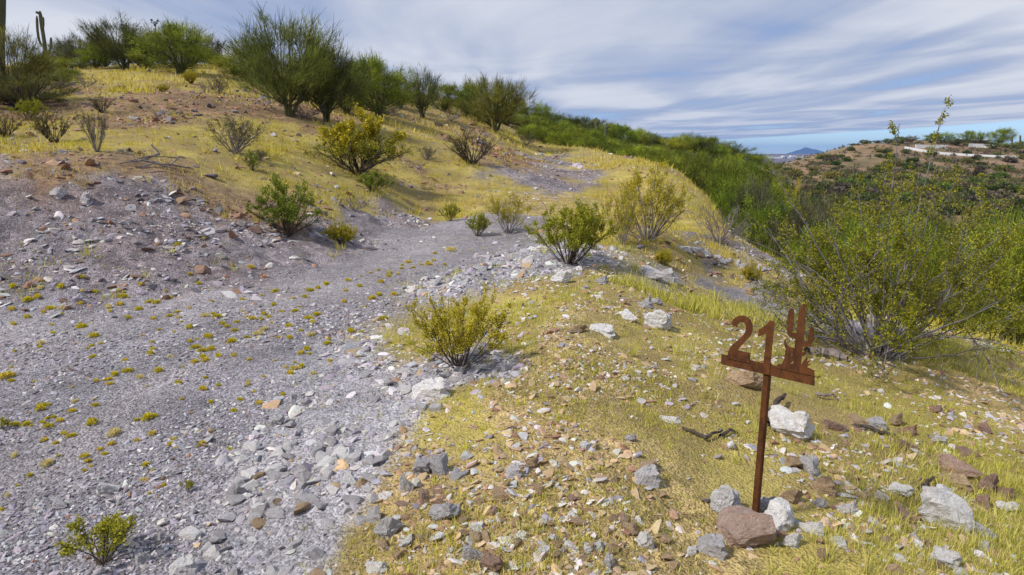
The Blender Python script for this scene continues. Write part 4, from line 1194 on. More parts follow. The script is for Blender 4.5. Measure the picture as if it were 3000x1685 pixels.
shrubs = [
 (CB, 1345, 1078, 325, 250, 'olive yellow creosote bush growing out of the pale road flank', 0.0),
 (CA, 1665, 775, 285, 205, 'leafy green creosote bush on the berm at the far end of the road', 0.4),
 (CJ, 1895, 706, 235, 235, 'tall thin olive creosote in front of the yellow bank', 1.0),
 (CJ, 1822, 716, 120, 170, 'slender creosote touching the left of the tall thin one', 2.0),
 (CJ, 1490, 684, 150, 122, 'grey stemmed creosote at the far end of the road', 3.0),
 (CA, 1398, 692, 92, 78, 'small dark green bush left of the grey stemmed creosote', 0.2),
 (CA, 1318, 648, 66, 58, 'smallest green bush beyond the end of the gravel', 0.9),
 (CD, 840, 692, 205, 182, 'bright green upright creosote on the cut bank', 0.0),
 (CG, 1003, 715, 90, 66, 'low yellow green round bush at the toe of the cut bank', 0.0),
 (CH, 1038, 620, 80, 56, 'dry grey brown bush at the top of the cut bank', 0.0),
 (CL_, 1048, 515, 320, 150, 'wide dark branched bush below the hillside trees', 0.5),
 (CK, 1062, 512, 230, 182, 'yellow flowering bush growing through the wide dark branched bush', 0.3),
 (CD, 1095, 560, 120, 62, 'light green feathery sapling in front of the yellow flowering bush', 0.7),
 (CF, 1383, 480, 165, 112, 'dark gnarled shrub on the slope left of the track bend', 0.0),
 (CE, 690, 450, 175, 130, 'grey purple half bare shrub in the middle of the hillside', 0.1),
 (CF, 158, 418, 120, 112, 'dark twiggy shrub at the left of the hillside', 0.6),
 (CE, 285, 445, 80, 150, 'thin tall shrub right of the dark twiggy shrub', 1.3),
 (CA, 84, 352, 110, 66, 'dark green shrub under the drooping palo verde', 1.5),
 (CH, 250, 255, 72, 48, 'bare grey shrub high on the hillside', 0.0),
 (CH, 602, 270, 66, 46, 'bare tan shrub left of the largest hillside tree', 0.0),
 (CE, 640, 275, 70, 60, 'dusty shrub between the bare tan shrub and the largest tree', 0.0),
 (CH, 460, 345, 40, 30, 'small dead shrub on the brown hillside', 0.0),
 (CE, 1130, 300, 90, 60, 'dusty shrub under the dense bright palo verde', 0.0),
 (CF, 300, 330, 70, 60, 'small shrub above the thin tall shrub', 0.0),
 (CG, 1945, 778, 46, 52, 'tan stemmed green tuft bush on the lower slope', 0.0),
 (CG, 2202, 828, 56, 62, 'yellow green tuft bush beside the lower track', 0.0),
 (CH, 2105, 712, 170, 140, 'brown dry bush at the foot of the yellow bank', 0.0),
 (CB, 2285, 700, 150, 170, 'olive creosote left behind the big creosote', 0.0),
 (CH, 2150, 590, 190, 95, 'grey brown dry thicket under the green ridge trees', 0.0),
 (CH, 2240, 600, 150, 90, 'dry thicket right of the grey brown one', 0.0),
 (CI, 300, 1655, 300, 165, 'small bright green shrub in the lower left corner gravel', 0.5),
 (CI, 550, 1443, 52, 44, 'tiny reddish green seedling on the road gravel', 0.0),
 (CI, 5, 1262, 60, 45, 'small green sprig cut by the left edge on the road', 0.0),
 (CE, 760, 470, 50, 40, 'small dusty shrub on the grass below the largest tree', 0.0),
 (CD, 740, 500, 50, 62, 'thin green sprig standing above the bright green creosote', 0.0),
 (CE, 1250, 470, 60, 50, 'small dead looking shrub left of the dark gnarled shrub', 0.0),
 (CH, 1540, 425, 60, 40, 'small bare shrub at the edge of the track bend', 0.0),
 (CH, 1320, 355, 60, 40, 'dead brush under the low ridge trees', 0.0),
 (CH, 1130, 335, 110, 50, 'heap of dead brush under the dense bright palo verde', 0.0),
 (CH, 890, 345, 120, 60, 'dead brush at the foot of the slim palo verde', 0.0),
 (CF, 20, 400, 110, 80, 'dark twiggy shrub cut by the left edge', 0.0),
 (CG, 560, 245, 40, 40, 'small green shrub right of the spreading hilltop palo verde', 0.0),
 (CG, 480, 270, 36, 24, 'low green weed on the upper hillside', 0.0),
]
for proto, u, v, w, h, lab, rz in shrubs:
    put_plant('shrub', proto, u, v, w, h, lab, 'shrub', None, rz)

def big_creosote():
    g = np.random.default_rng(77)
    p = spot(2575, 1045); D = depth(p)
    k = D / FPX
    p0, p1, p2 = [], [], []
    Hm, Wm = 550 * k, 800 * k
    for i in range(64):
        az = g.uniform(0, 6.283); out_ = math.sqrt(g.uniform(0.02, 1.0))
        top = Hm * (1.0 - 0.50 * out_ ** 1.6) * g.uniform(0.55, 1.02)
        if i < 8:                                   # long low boughs
            out_ = g.uniform(0.95, 1.2); top = Hm * g.uniform(0.15, 0.6)
        d = np.array((math.cos(az) * out_ * Wm * 0.52, math.sin(az) * out_ * Wm * 0.40, top))
        L = np.linalg.norm(d) * 1.05
        st = np.array((math.cos(az) * g.uniform(0, 0.25), math.sin(az) * g.uniform(0, 0.2), -0.04))
        s = grow(g, st, unit(d) + np.array((math.cos(az), math.sin(az), 0)) * 0.18, L, 14, g.uniform(0.008, 0.017), 0.003, 0.13, 0.02)
        p0.append(s)
        for j in range(7):
            i1 = g.integers(4, 14)
            b = grow(g, s[0][i1], side_dir(g, unit(s[0][i1] - s[0][i1 - 1]), g.uniform(0.3, 0.8)), L * g.uniform(0.14, 0.32), 7, s[1][i1] * 0.6, 0.0018, 0.17, 0.04)
            p1.append(b)
            for q in range(5):
                i2 = g.integers(2, 7)
                p2.append(grow(g, b[0][i2], side_dir(g, unit(b[0][i2] - b[0][i2 - 1]), g.uniform(0.3, 0.8)), L * g.uniform(0.05, 0.12), 3, 0.002, 0.001, 0.15, 0.05))
    stalks = []
    for du, vt in ((185, 330), (60, 362), (-60, 560), (230, 520), (120, 500), (-330, 470), (20, 520)):
        tgt = np.array(at(2575 + du, vt, p[1] + g.uniform(-0.3, 0.5))) - p
        s = grow(g, (g.uniform(-0.1, 0.1), g.uniform(-0.1, 0.1), 0), tgt, np.linalg.norm(tgt), 14, 0.013, 0.003, 0.0, 0.0)
        wig = np.cumsum(g.normal(0, 0.012, (15, 3)), 0); wig -= wig[-1] * np.linspace(0, 1, 15)[:, None]
        s = (np.linspace(0, 1, 15)[:, None] * tgt[None] + wig, s[1])
        p0.append(s)
        for j in range(6):
            i1 = g.integers(9, 15)
            b = grow(g, s[0][min(i1, 14)], side_dir(g, unit(tgt), g.uniform(0.2, 0.6)), g.uniform(0.10, 0.26), 5, 0.003, 0.0015, 0.14, 0.06)
            p1.append(b)
            for q in range(2):
                p2.append(grow(g, b[0][g.integers(2, 6)], side_dir(g, unit(b[0][-1] - b[0][0]), 0.5), g.uniform(0.04, 0.1), 3, 0.0016, 0.001, 0.15, 0.04))
    st = merge([tubes(p0, 6), tubes(p1, 4), tubes(p2, 3)])
    e = empty('creosote_bush', tuple(p))
    obj('stems', np_mesh('stems', st[0], st[1], MAT['bark_grey'], True), e)
    P, Dv = along(p2, g, 21); Pb, Db = along(p1, g, 16, 0.5)
    P = np.concatenate([P, Pb]); Dv = np.concatenate([Dv, Db])
    keep = (P[:, 2] > g.uniform(0.05, 0.6, len(P))) & (P[:, 0] > -1.15 + g.normal(0, 0.25, len(P))); P, Dv = P[keep], Dv[keep]
    P = P + g.normal(0, 0.018, P.shape); Dv = Dv / (np.linalg.norm(Dv, axis=1, keepdims=True) + 1e-9)
    t = np.clip(0.4 + g.normal(0, 0.3, len(P)), 0, 1)[:, None]
    col = (np.array((0.13, 0.155, 0.010)) * (1 - t) + np.array((0.37, 0.33, 0.018)) * t) * g.uniform(0.75, 1.25, (len(P), 1))
    V, F, cc = leaf_tris(P, Dv * 0.8 + g.normal(0, 0.6, P.shape), 0.024, 0.010, col, g)
    obj('foliage', np_mesh('foliage', V, F, MAT['leaf'], False, cc), e)
    tag(e, 'very large sprawling creosote bush with grey branches, right of the sign', 'shrub')
big_creosote()

# ------------------------------------------------------------------ tufts on the road
def tuft_mesh(seed, pal):
    g = np.random.default_rng(seed)
    n = 300
    a = g.uniform(0, 6.283, n); q = np.sqrt(g.uniform(0, 1, n)); el = g.uniform(0.15, 1.3, n)
    lob = 1 + 0.3 * np.sin(2 * a + seed) + 0.2 * np.sin(5 * a)
    P = np.stack([np.cos(a) * q * 0.72 * lob, np.sin(a) * q * 0.6 * lob, 0.75 * np.sqrt(np.maximum(1 - q * q, 0)) * g.uniform(0.1, 0.9, n)], 1)
    Dv = np.stack([np.cos(a) * np.cos(el), np.sin(a) * np.cos(el), np.sin(el)], 1) + g.normal(0, 0.3, (n, 3))
    t = g.uniform(0, 1, (n, 1))
    col = (np.array(pal[0]) * (1 - t) + np.array(pal[1]) * t) * g.uniform(0.8, 1.2, (n, 1))
    V, F, cc = leaf_tris(P, Dv, 0.36, 0.085, col, g)
    return np_mesh('grass_tuft', V, F, MAT['tuft'], False, cc)
TUFTS = [tuft_mesh(k, p) for k, p in enumerate([((0.52, 0.42, 0.03), (0.88, 0.72, 0.13)), ((0.44, 0.40, 0.03), (0.82, 0.68, 0.07)), ((0.62, 0.52, 0.18), (0.85, 0.76, 0.42)), ((0.52, 0.45, 0.02), (0.82, 0.70, 0.06))])]
tz = [((0, 560), 2.576, [(95,715),(305,725),(460,720),(620,745),(715,755),(620,645),(285,795),(210,820),(90,885),(610,845),(380,880),(470,915),(205,945),(395,1000),(600,990),(610,1020),(400,1060),(965,950),(895,745),(935,755),
  (1060,700),(1250,750),(1145,815),(1120,830),(1180,835),(905,848),(830,900),(820,870),(1045,885),(1280,935),(1280,800),(1500,690),(1600,825),(1430,875),(1700,635),(1895,570),(1435,625),(1345,400),(1540,350),(1605,920),(1550,935),
  (1640,940),(1830,895),(1860,940),(1905,955),(1970,960),(1990,920),(2030,940),(2055,985),(2125,900),(2225,900),(2260,865),(2390,925),(2330,955),(2360,985),(2270,1045),(2345,1080),(2375,1065),(2185,1100),(2180,1010),(1995,1040),
  (1950,1075),(1935,1105),(1865,1095),(1770,1045),(1710,1015),(1680,995),(1790,980),(1570,1095),(1485,1105),(1435,1125),(1315,1055),(1150,1130),(760,1140),(655,1175),(1155,1185),(1135,1220),(945,1270),(960,1355),(1060,1400),
  (1475,1175),(1530,1200),(1595,1185),(1530,1240),(1550,1270),(1470,1285),(1380,1320),(1770,1220),(1550,1400),(1880,1265),(2075,1270),(1990,1390),(1880,1430),(2155,1320),(2245,1330),(2225,1285),(2320,1185),(2335,1220),(2270,1215),
  (2470,1145),(2365,1370),(2490,1275),(2190,1370),(45,1400),(85,1425),(260,1430),(780,1420),(820,1415),(865,1380),(1180,1355),(1290,1240),(1650,1235),(1750,1130),(2075,750),(1975,780),(2460,695),(2400,725),(2340,745),(2215,800),
  (2300,790),(2065,850)]),
 ((0, 1120), 2.561, [(312,185),(540,212),(565,135),(710,120),(355,265),(320,300),(365,325),(450,282),(118,315),(200,310),(690,300),(1110,260),(1025,275),(480,375),(535,400),(860,385),(835,462),(750,500),(785,530),(110,545),(355,610),
  (225,697),(660,585),(680,620),(635,655),(130,768),(15,950),(1245,420),(1305,420),(1280,460),(1755,205),(1945,155),(1640,15),(1525,45),(1860,10),(55,845)]),
 ((1000, 560), 2.576, [(830,440),(705,460),(650,525),(660,545),(700,515),(605,547),(540,570),(505,530),(455,575),(460,550),(425,615),(360,610),(360,635),(280,588),(220,608),(150,635),(300,678),(780,545),(1075,550),(950,600),(140,710),
  (35,745),(400,775),(230,805),(175,865),(320,960),(150,1055),(50,665)])]
tr_ = random.Random(8)
extra = []
while len(extra) < 60:
    u, v = tr_.uniform(20, 1150), tr_.uniform(860, 1480)
    if u > 1150 - (v - 860) * 1.0 or (u < 350 and v > 1350): continue
    extra.append((u, v - 0))
tz.append(((0, 0), 1.0, extra))
SPEC_T = {(1, 20): 'pale straw coloured bushy tuft, largest in the lower left of the road', (1, 0): 'yellow tuft at the far left of the lower road', (1, 15): 'round yellow tuft in the middle of the lower road',
          (1, 11): 'round yellow tuft right of the middle of the lower road', (1, 10): 'yellow tuft beside a pale stone on the lower road', (2, 0): 'farthest yellow tuft near the end of the gravel road',
          (0, 103): 'yellow tuft against the rubble at the right road edge'}
for zi, (org, sc, pts) in enumerate(tz):
    for k, (a, b) in enumerate(pts):
        u, v = org[0] + a / sc, org[1] + b / sc
        p = spot(u, v + 5); D = depth(p)
        s = (tr_.uniform(5, 14) if (zi, k) not in SPEC_T else 20) * D / FPX * (0.85 if v < 800 else 1.0)
        o = bpy.data.objects.new('grass_tuft', TUFTS[2] if (zi, k) == (1, 20) else tr_.choice(TUFTS[:2] + TUFTS[3:] + TUFTS))
        o.location = tuple(p); o.scale = (s * tr_.uniform(0.85, 1.25), s, s * tr_.uniform(0.95, 1.3)); o.rotation_euler = (0, 0, tr_.uniform(0, 6.28))
        link(o)
        far_t = 'small yellow tuft on the %s' % ('upper end of the gravel road' if v < 800 else 'middle stretch of the gravel road' if v < 1100 else 'lower stretch of the gravel road')
        if u < 480 and v < 900: far_t = 'small yellow tuft at the toe of the grey cut bank'
        tag(o, SPEC_T.get((zi, k), far_t), 'tuft', 'yellow tufts dotting the road')

# ------------------------------------------------------------------ the rusted steel number sign
def build_sign():
    base = spot(2205, 1522)
    bz0 = base[2]
    e = np.array((math.sin(math.radians(44.2)), -math.cos(math.radians(44.2)), 0))      # along the plate, towards its near right end
    nrm = np.array((e[1], -e[0], 0))
    if nrm @ np.array((-base[0], -base[1], 0)) < 0: nrm = -nrm                             # faces the camera side
    def on_plate(px, py):
        u, v = 2080 + px / 5.359, 870 + py / 5.359
        d = np.array(ray(u, v)); o_ = np.array((0, 0, CAMZ))
        t = ((base - o_) @ nrm) / (d @ nrm)
        q = o_ + d * t - base
        return float(q @ e), float(q[2])
    root = empty('number_sign', tuple(base))
    rotz = math.atan2(e[1], e[0])
    def cut(name, loops, off, thick=0.0032):
        cu = bpy.data.curves.new(name, 'CURVE'); cu.dimensions = '2D'; cu.fill_mode = 'BOTH'; cu.extrude = thick / 2; cu.bevel_depth = 0.0004
        for lp in loops:
            sp = cu.splines.new('POLY'); sp.points.add(len(lp) - 1)
            for q, (a, b) in zip(sp.points, lp):
                s, z = on_plate(a, b); q.co = (s, z, 0, 1)
            sp.use_cyclic_u = True
        tmp = bpy.data.objects.new(name + '_outline', cu); C.objects.link(tmp)
        dg = bpy.context.evaluated_depsgraph_get()
        me = bpy.data.meshes.new_from_object(tmp.evaluated_get(dg))
        bpy.data.objects.remove(tmp); bpy.data.curves.remove(cu)
        me.name = name
        me.materials.clear(); me.materials.append(MAT['rust'])
        # stand the outline up: local x along the plate, z up
        M_ = Matrix.Rotation(rotz, 4, 'Z') @ Matrix.Rotation(math.pi / 2, 4, 'X')
        me.transform(Matrix.Translation(Vector(nrm * off)) @ M_)
        o = obj(name, me, root)
        return o
    cut('crossbar', [[(182, 896), (1068, 1087), (1640, 1212), (1640, 1395), (820, 1205), (175, 1055)]], 0.0)
    cut('numeral_two', [[(340,435),(350,390),(375,350),(410,318),(455,298),(505,290),(560,298),(610,325),(645,365),(665,410),(677,470),(672,530),(650,590),(615,640),(570,690),(520,740),(475,790),(440,835),(640,878),(635,1040),(290,965),(287,905),
        (295,860),(320,800),(355,755),(400,715),(450,670),(500,630),(545,580),(568,520),(572,470),(565,430),(545,405),(515,393),(480,395),(455,410),(440,435),(435,468)]], 0.0045)
    cut('numeral_one', [[(890,568),(885,570),(830,600),(762,620),(770,510),(830,480),(880,445),(915,410),(945,370),(1022,385),(1000,600),(975,820),(955,1068),(943,1222),(835,1200),(850,1040)]], 0.0045)
    eye = [(1291 + 12 * math.cos(k * 0.785), 905 + 12 * math.sin(k * 0.785)) for k in range(8)]
    cut('cactus_cutout', [[(1062,1085),(1068,1050),(1130,1055),(1160,1000),(1178,950),(1185,880),(1190,840),(1205,825),(1185,790),(1172,740),(1175,695),(1190,660),(1200,710),(1220,750),(1250,780),(1290,795),(1338,800),(1345,700),(1350,658),
        (1300,650),(1255,625),(1228,585),(1218,520),(1220,420),(1230,300),(1245,220),(1265,183),(1288,175),(1308,185),(1320,230),(1323,320),(1315,420),(1303,500),(1297,560),(1368,565),(1372,480),(1385,350),(1405,240),(1430,160),(1455,118),
        (1475,105),(1495,115),(1502,170),(1503,300),(1497,420),(1485,560),(1475,695),(1540,705),(1545,640),(1555,570),(1575,510),(1600,475),(1620,472),(1635,500),(1642,570),(1635,650),(1615,720),(1580,765),(1540,785),(1500,785),(1462,775),
        (1455,830),(1452,865),(1490,865),(1515,850),(1538,825),(1530,870),(1505,905),(1470,925),(1447,935),(1440,1000),(1435,1070),(1442,1062),(1470,1010),(1500,970),(1530,925),(1532,985),(1520,1015),(1590,990),(1555,1030),(1535,1050),(1590,1045),
        (1545,1080),(1525,1100),(1580,1120),(1645,1160),(1642,1240),(1055,1115)], eye, [(1265,1048),(1318,992),(1318,1045)]], 0.0045)
    # square steel post, welded to the back of the crossbar
    w = 0.0165
    s0, ztop = on_plate(880, 1120)
    bm = bmesh.new()
    vs_b = []
    prof = [(-w, -w), (w, -w), (w, w), (-w, w)]
    for z in (-0.25, ztop + 0.02):
        vs_b.append([bm.verts.new((s0 * e[0] * (1 if z > 0 else 0.0) + a * e[0] + b * nrm[0] - nrm[0] * 0.0225, s0 * e[1] * (1 if z > 0 else 0.0) + a * e[1] + b * nrm[1] - nrm[1] * 0.0225, z)) for a, b in prof])
    for k in range(4): bm.faces.new((vs_b[0][k], vs_b[0][(k + 1) % 4], vs_b[1][(k + 1) % 4], vs_b[1][k]))
    bm.faces.new(vs_b[1]); bm.faces.new(vs_b[0][::-1])
    bmesh.ops.recalc_face_normals(bm, faces=bm.faces)
    bmesh.ops.bevel(bm, geom=[q for q in bm.edges], offset=0.003, segments=2, affect='EDGES')
    me = bpy.data.meshes.new('post'); bm.to_mesh(me); bm.free(); me.materials.append(MAT['rust'])
    obj('post', me, root)
    tag(root, 'rusted steel house number sign 21 with cactus and cattle skull cutout', 'sign')
build_sign()

# ------------------------------------------------------------------ saguaros
def ribbed(pts, rad, ribs=14):
    pts = np.array(pts, float); n = len(pts)
    t = np.gradient(pts, axis=0); t /= np.linalg.norm(t, axis=1, keepdims=True)
    a = np.cross(t, np.array([[0, 1.0, 0]])); a /= np.linalg.norm(a, axis=1, keepdims=True); b = np.cross(t, a)
    m = ribs * 2
    an = np.arange(m) / m * 6.2832; k = np.where(np.arange(m) % 2 == 0, 1.0, 0.84)
    ring = pts[:, None] + (np.array(rad)[:, None] * k[None])[..., None] * (np.cos(an)[None, :, None] * a[:, None] + np.sin(an)[None, :, None] * b[:, None])
    V = np.concatenate([ring.reshape(-1, 3), pts[-1:] + t[-1:] * rad[-1] * 0.5])
    i = np.arange(n * m).reshape(n, m)
    q = np.stack([i[:-1], np.roll(i, -1, 1)[:-1], np.roll(i, -1, 1)[1:], i[1:]], -1).reshape(-1, 4)
    cap = np.stack([i[-1], np.roll(i[-1], -1), np.full(m, n * m)], 1)
    return V, [q, cap]
def spline(ctrl, n):
    ctrl = np.array(ctrl, float); d = np.concatenate([[0], np.cumsum(np.linalg.norm(np.diff(ctrl, axis=0), axis=1))])
    t = np.linspace(0, d[-1], n)
    P = np.stack([np.interp(t, d, ctrl[:, k]) for k in range(3)], 1)
    for _ in range(3):
        P[1:-1] = (P[:-2] + 2 * P[1:-1] + P[2:]) / 4
    return P
def saguaro(Y, trunk, arms, label, rt, ra):
    foot = at(trunk[0][0], trunk[0][1], Y); z0 = gz(foot[0], foot[1])
    o0 = np.array((foot[0], foot[1], z0))
    e = empty('saguaro_cactus', tuple(o0))
    def part(name, ctrl, r, n, taper=True, dy=0.0):
        P = np.array([np.array(at(u, v, Y)) for u, v in ctrl]) - o0
        if dy: P[1:, 1] += dy
        if name == 'trunk': P[0] = (P[0][0], 0, -0.3)
        S_p = spline(P, n)
        rad = np.full(n, r); rad[-1] *= 0.45; rad[-2] *= 0.8; rad[-3] *= 0.95
        V, F = ribbed(S_p, rad)
        obj(name, np_mesh(name, V, F, MAT['cactus'], False), e)
    part('trunk', trunk, rt, 26)
    for k, a in enumerate(arms): part('arm', a, ra, 18, dy=(-0.15 if k % 2 else 0.1))
    tag(e, label, 'cactus')
saguaro(52, [(139, 230), (134, 155), (128, 110), (122, 75), (117, 33)], [[(131, 138), (120, 134), (112, 121), (107, 90), (105, 46)], [(125, 86), (129, 83), (131, 76), (130, 51)], [(134, 165), (142, 158), (146, 140), (147, 109)], [(117, 40), (113, 38), (109, 37)]],
        'armed saguaro cactus on the hilltop at the upper left', 0.125, 0.085)
saguaro(29, [(-2, 250), (0, 120), (3, 60), (5, -120)], [], 'thick saguaro trunk cut by the upper left edge', 0.16, 0.1)
saguaro(268, [(2445, 470), (2445, 455), (2445, 434)], [[(2445, 458), (2448, 456), (2449, 452), (2449, 440)]], 'left of two small saguaros on the far hill skyline', 0.26, 0.2)
saguaro(268, [(2470, 455), (2470, 440), (2469, 424)], [[(2470, 446), (2473, 445), (2475, 440), (2475, 426)], [(2470, 448), (2466, 446), (2466, 438)]], 'right of two small saguaros on the far hill skyline', 0.26, 0.2)
saguaro(262, [(2989, 432), (2989, 410), (2989, 396)], [], 'pole like saguaro by the trees at the far right', 0.3, 0.2)
saguaro(262, [(2965, 428), (2966, 408), (2967, 396)], [[(2965, 415), (2962, 412), (2962, 404)]], 'small saguaro beside the umbrella tree at the far right', 0.25, 0.18)
saguaro(60, [(1748, 420), (1748, 370), (1747, 345)], [[(1748, 362), (1743, 358), (1742, 348)], [(1748, 364), (1752, 359), (1753, 350)]], 'small dark branching cactus on the ridge skyline', 0.16, 0.13)
saguaro(62, [(1775, 420), (1775, 385), (1775, 366)], [[(1775, 376), (1770, 373), (1768, 370)], [(1775, 376), (1780, 372), (1782, 369)]], 'small cactus right of the branching one on the ridge', 0.15, 0.12)

# ------------------------------------------------------------------ weather station on the hilltop
MAT['dark_plastic'] = plain_material('dark_plastic', (0.02, 0.02, 0.022), (0.05, 0.05, 0.055), 8, 0.5, 0.05)
MAT['pale_plastic'] = plain_material('pale_plastic', (0.16, 0.18, 0.22), (0.22, 0.24, 0.28), 8, 0.5, 0.05)
def build_station():
    Y = 44.0
    f = at(454, 220, Y); z0 = gz(f[0], f[1]); o0 = np.array((f[0], f[1], z0))
    e = empty('weather_station', tuple(o0))
    def P(u, v): return np.array(at(u, v, Y)) - o0
    def tube_part(name, pts, r, mat, sides=8):
        V, Q = tubes([(np.array(pts), np.full(len(pts), r))], sides); obj(name, np_mesh(name, V, Q, MAT[mat], True), e)
    def box_part(name, c, s, mat):
        obj(name, box_mesh(name, tuple(c - np.array(s)), tuple(c + np.array(s)), MAT[mat]), e)
    top = P(454, 72)
    tube_part('mast', [np.array((top[0], 0, -0.2)), np.array((top[0], 0, top[2]))], 0.025, 'dark_plastic')
    tube_part('crossarm', [P(443, 67) + (0, -0.04, 0), P(464, 69) + (0, -0.04, 0)], 0.02, 'dark_plastic')
    box_part('sensor_housing', P(454, 67), (0.09, 0.07, 0.07), 'pale_plastic')
    box_part('rain_gauge', P(454, 74), (0.05, 0.05, 0.06), 'dark_plastic')
    for u, v in ((444, 59), (462, 61)):
        tube_part('cup_stem', [P(u, 68), P(u, v)], 0.015, 'dark_plastic')
        obj('cup', box_mesh('cup', tuple(P(u, v) - 0.05), tuple(P(u, v) + 0.05), MAT['dark_plastic']), e.children[-1])
    tag(e, 'small dark weather station on a mast among the hilltop trees', 'weather station')
build_station()

# ------------------------------------------------------------------ dead wood
def branch_thing(name, label, paths, mat='bark_dry', sides=7, cat='branch'):
    """paths: lists of (u, v, lift, radius) laid on the ground."""
    pp = []
    g = np.random.default_rng(len(label))
    for pth in paths:
        P = []
        for u, v, lift, r in pth:
            q = spot(u, v); P.append((q[0], q[1], q[2] + lift, r))
        P = np.array(P); d = np.linspace(0, len(P) - 1, 4 * (len(P) - 1) + 1)
        Q = np.stack([np.interp(d, np.arange(len(P)), P[:, k]) for k in range(4)], 1)
        Q[1:-1, :3] += g.normal(0, 0.15, (len(Q) - 2, 3)) * Q[1:-1, 3:4] * 2
        pp.append((Q[:, :3], Q[:, 3] * g.uniform(0.85, 1.15, len(Q))))
    o0 = pp[0][0][0].copy()
    V, Qd = tubes(pp, sides)
    o = obj(name, np_mesh(name, V - o0, Qd, MAT[mat], False), None, tuple(o0))
    tag(o, label, cat)
branch_thing('log', 'weathered grey log lying behind the sign plate', [[(2362, 1040, 0.05, 0.045), (2400, 1043, 0.055, 0.06), (2440, 1052, 0.055, 0.055), (2482, 1062, 0.045, 0.03)]], cat='log')
branch_thing('dead_branch', 'dead fallen branches on the edge of the hillside above the cut bank',
             [[(355, 492, 0.08, 0.012), (420, 490, 0.12, 0.02), (490, 498, 0.10, 0.022), (560, 505, 0.08, 0.012)], [(420, 490, 0.12, 0.02), (470, 482, 0.2, 0.022), (448, 478, 0.34, 0.016)], [(400, 505, 0.08, 0.015), (460, 500, 0.12, 0.018), (520, 512, 0.1, 0.01)],
              [(380, 485, 0.08, 0.01), (440, 488, 0.18, 0.014), (530, 494, 0.2, 0.01)], [(500, 500, 0.1, 0.016), (530, 492, 0.22, 0.014), (548, 496, 0.2, 0.008)], [(410, 492, 0.1, 0.01), (380, 482, 0.22, 0.008), (362, 480, 0.2, 0.005)]], 'bark_dry', 6)
branch_thing('dead_branch', 'dark twisted stick left of the sign post', [[(2000, 1262, 0.02, 0.012), (2030, 1275, 0.03, 0.014), (2065, 1295, 0.03, 0.013), (2085, 1288, 0.04, 0.01), (2115, 1272, 0.03, 0.008)], [(2110, 1285, 0.02, 0.014), (2140, 1272, 0.04, 0.012), (2160, 1280, 0.02, 0.01)]], 'bark_dark')
branch_thing('dead_branch', 'black burnt stump of wood behind the tilted white slab', [[(2248, 1250, 0.03, 0.022), (2258, 1225, 0.05, 0.028), (2280, 1205, 0.08, 0.022), (2298, 1180, 0.07, 0.012)]], 'bark_dark')
branch_thing('dead_branch', 'grey driftwood twig right above the tilted white slab', [[(2388, 1165, 0.03, 0.014), (2410, 1172, 0.04, 0.013), (2440, 1172, 0.05, 0.009), (2458, 1178, 0.02, 0.005)]])
branch_thing('dead_branch', 'dark charred wood lying under the row of stones on the right', [[(2500, 1252, 0.02, 0.01), (2535, 1262, 0.03, 0.016), (2580, 1275, 0.02, 0.015), (2625, 1282, 0.02, 0.008)]], 'bark_dark')
branch_thing('dead_branch', 'grey stick by the flat stones at the far right', [[(2718, 1285, 0.02, 0.01), (2740, 1290, 0.03, 0.013), (2760, 1300, 0.02, 0.008)]])
branch_thing('dead_branch', 'dark twig bundle above the big wedge boulder', [[(2700, 1465, 0.03, 0.012), (2712, 1440, 0.06, 0.012), (2735, 1418, 0.05, 0.008)], [(2690, 1445, 0.03, 0.01), (2712, 1440, 0.06, 0.009), (2730, 1450, 0.04, 0.006)]], 'bark_dark')
branch_thing('dead_branch', 'bare grey twig drooping at the right of the big creosote', [[(2790, 1050, 0.5, 0.008), (2840, 1075, 0.35, 0.008), (2890, 1110, 0.2, 0.007), (2925, 1150, 0.05, 0.005)], [(2840, 1075, 0.35, 0.006), (2860, 1110, 0.2, 0.005), (2855, 1140, 0.03, 0.004)], [(2890, 1110, 0.2, 0.005), (2930, 1125, 0.15, 0.004)]])
branch_thing('dead_branch', 'pale bare twigs drooping in front of the big creosote', [[(2600, 960, 0.55, 0.007), (2590, 1010, 0.4, 0.007), (2600, 1060, 0.25, 0.006), (2580, 1120, 0.03, 0.004)], [(2660, 980, 0.5, 0.007), (2700, 1020, 0.4, 0.006), (2740, 1070, 0.2, 0.005), (2760, 1120, 0.02, 0.004)], [(2480, 1085, 0.1, 0.005), (2540, 1075, 0.15, 0.005), (2590, 1080, 0.1, 0.004)]])

# ------------------------------------------------------------------ across the valley
def shrub_ball(seed, pal, n=420, flat=0.7):
    g = np.random.default_rng(seed)
    c = g.normal(0, 1, (9, 3)); c /= np.linalg.norm(c, axis=1, keepdims=True); c *= g.uniform(0.2, 0.62, (9, 1)); c[:, 2] = np.abs(c[:, 2]) * 0.9
    k = g.integers(0, 9, n)
    P = c[k] + g.normal(0, 0.22, (n, 3)); P[:, 2] = np.abs(P[:, 2]) * flat + 0.06
    t = np.clip(g.normal(0.2, 0.3, 9)[k] + g.uniform(0, 0.6, n), 0, 1)[:, None]
    V, F, cc = leaf_tris(P, P * 0.8 + np.array((0, 0, 0.3)) + g.normal(0, 0.45, (n, 3)), 0.34, 0.10, pal[0] * (1 - t) + pal[1] * t, g, False)
    return np_mesh('shrub', V, F, MAT['twig'], False, cc)
FAR_P = [(np.array((0.08, 0.10, 0.035)), np.array((0.18, 0.20, 0.06))), (np.array((0.06, 0.095, 0.02)), np.array((0.15, 0.20, 0.035))), (np.array((0.10, 0.085, 0.055)), np.array((0.18, 0.15, 0.09))), (np.array((0.13, 0.12, 0.03)), np.array((0.22, 0.20, 0.05)))]
FAR_S = [shrub_ball(600 + k, FAR_P[(0, 1, 0, 2, 1, 3)[k]]) for k in range(6)]
q_ = random.Random(44)
nfar = 0
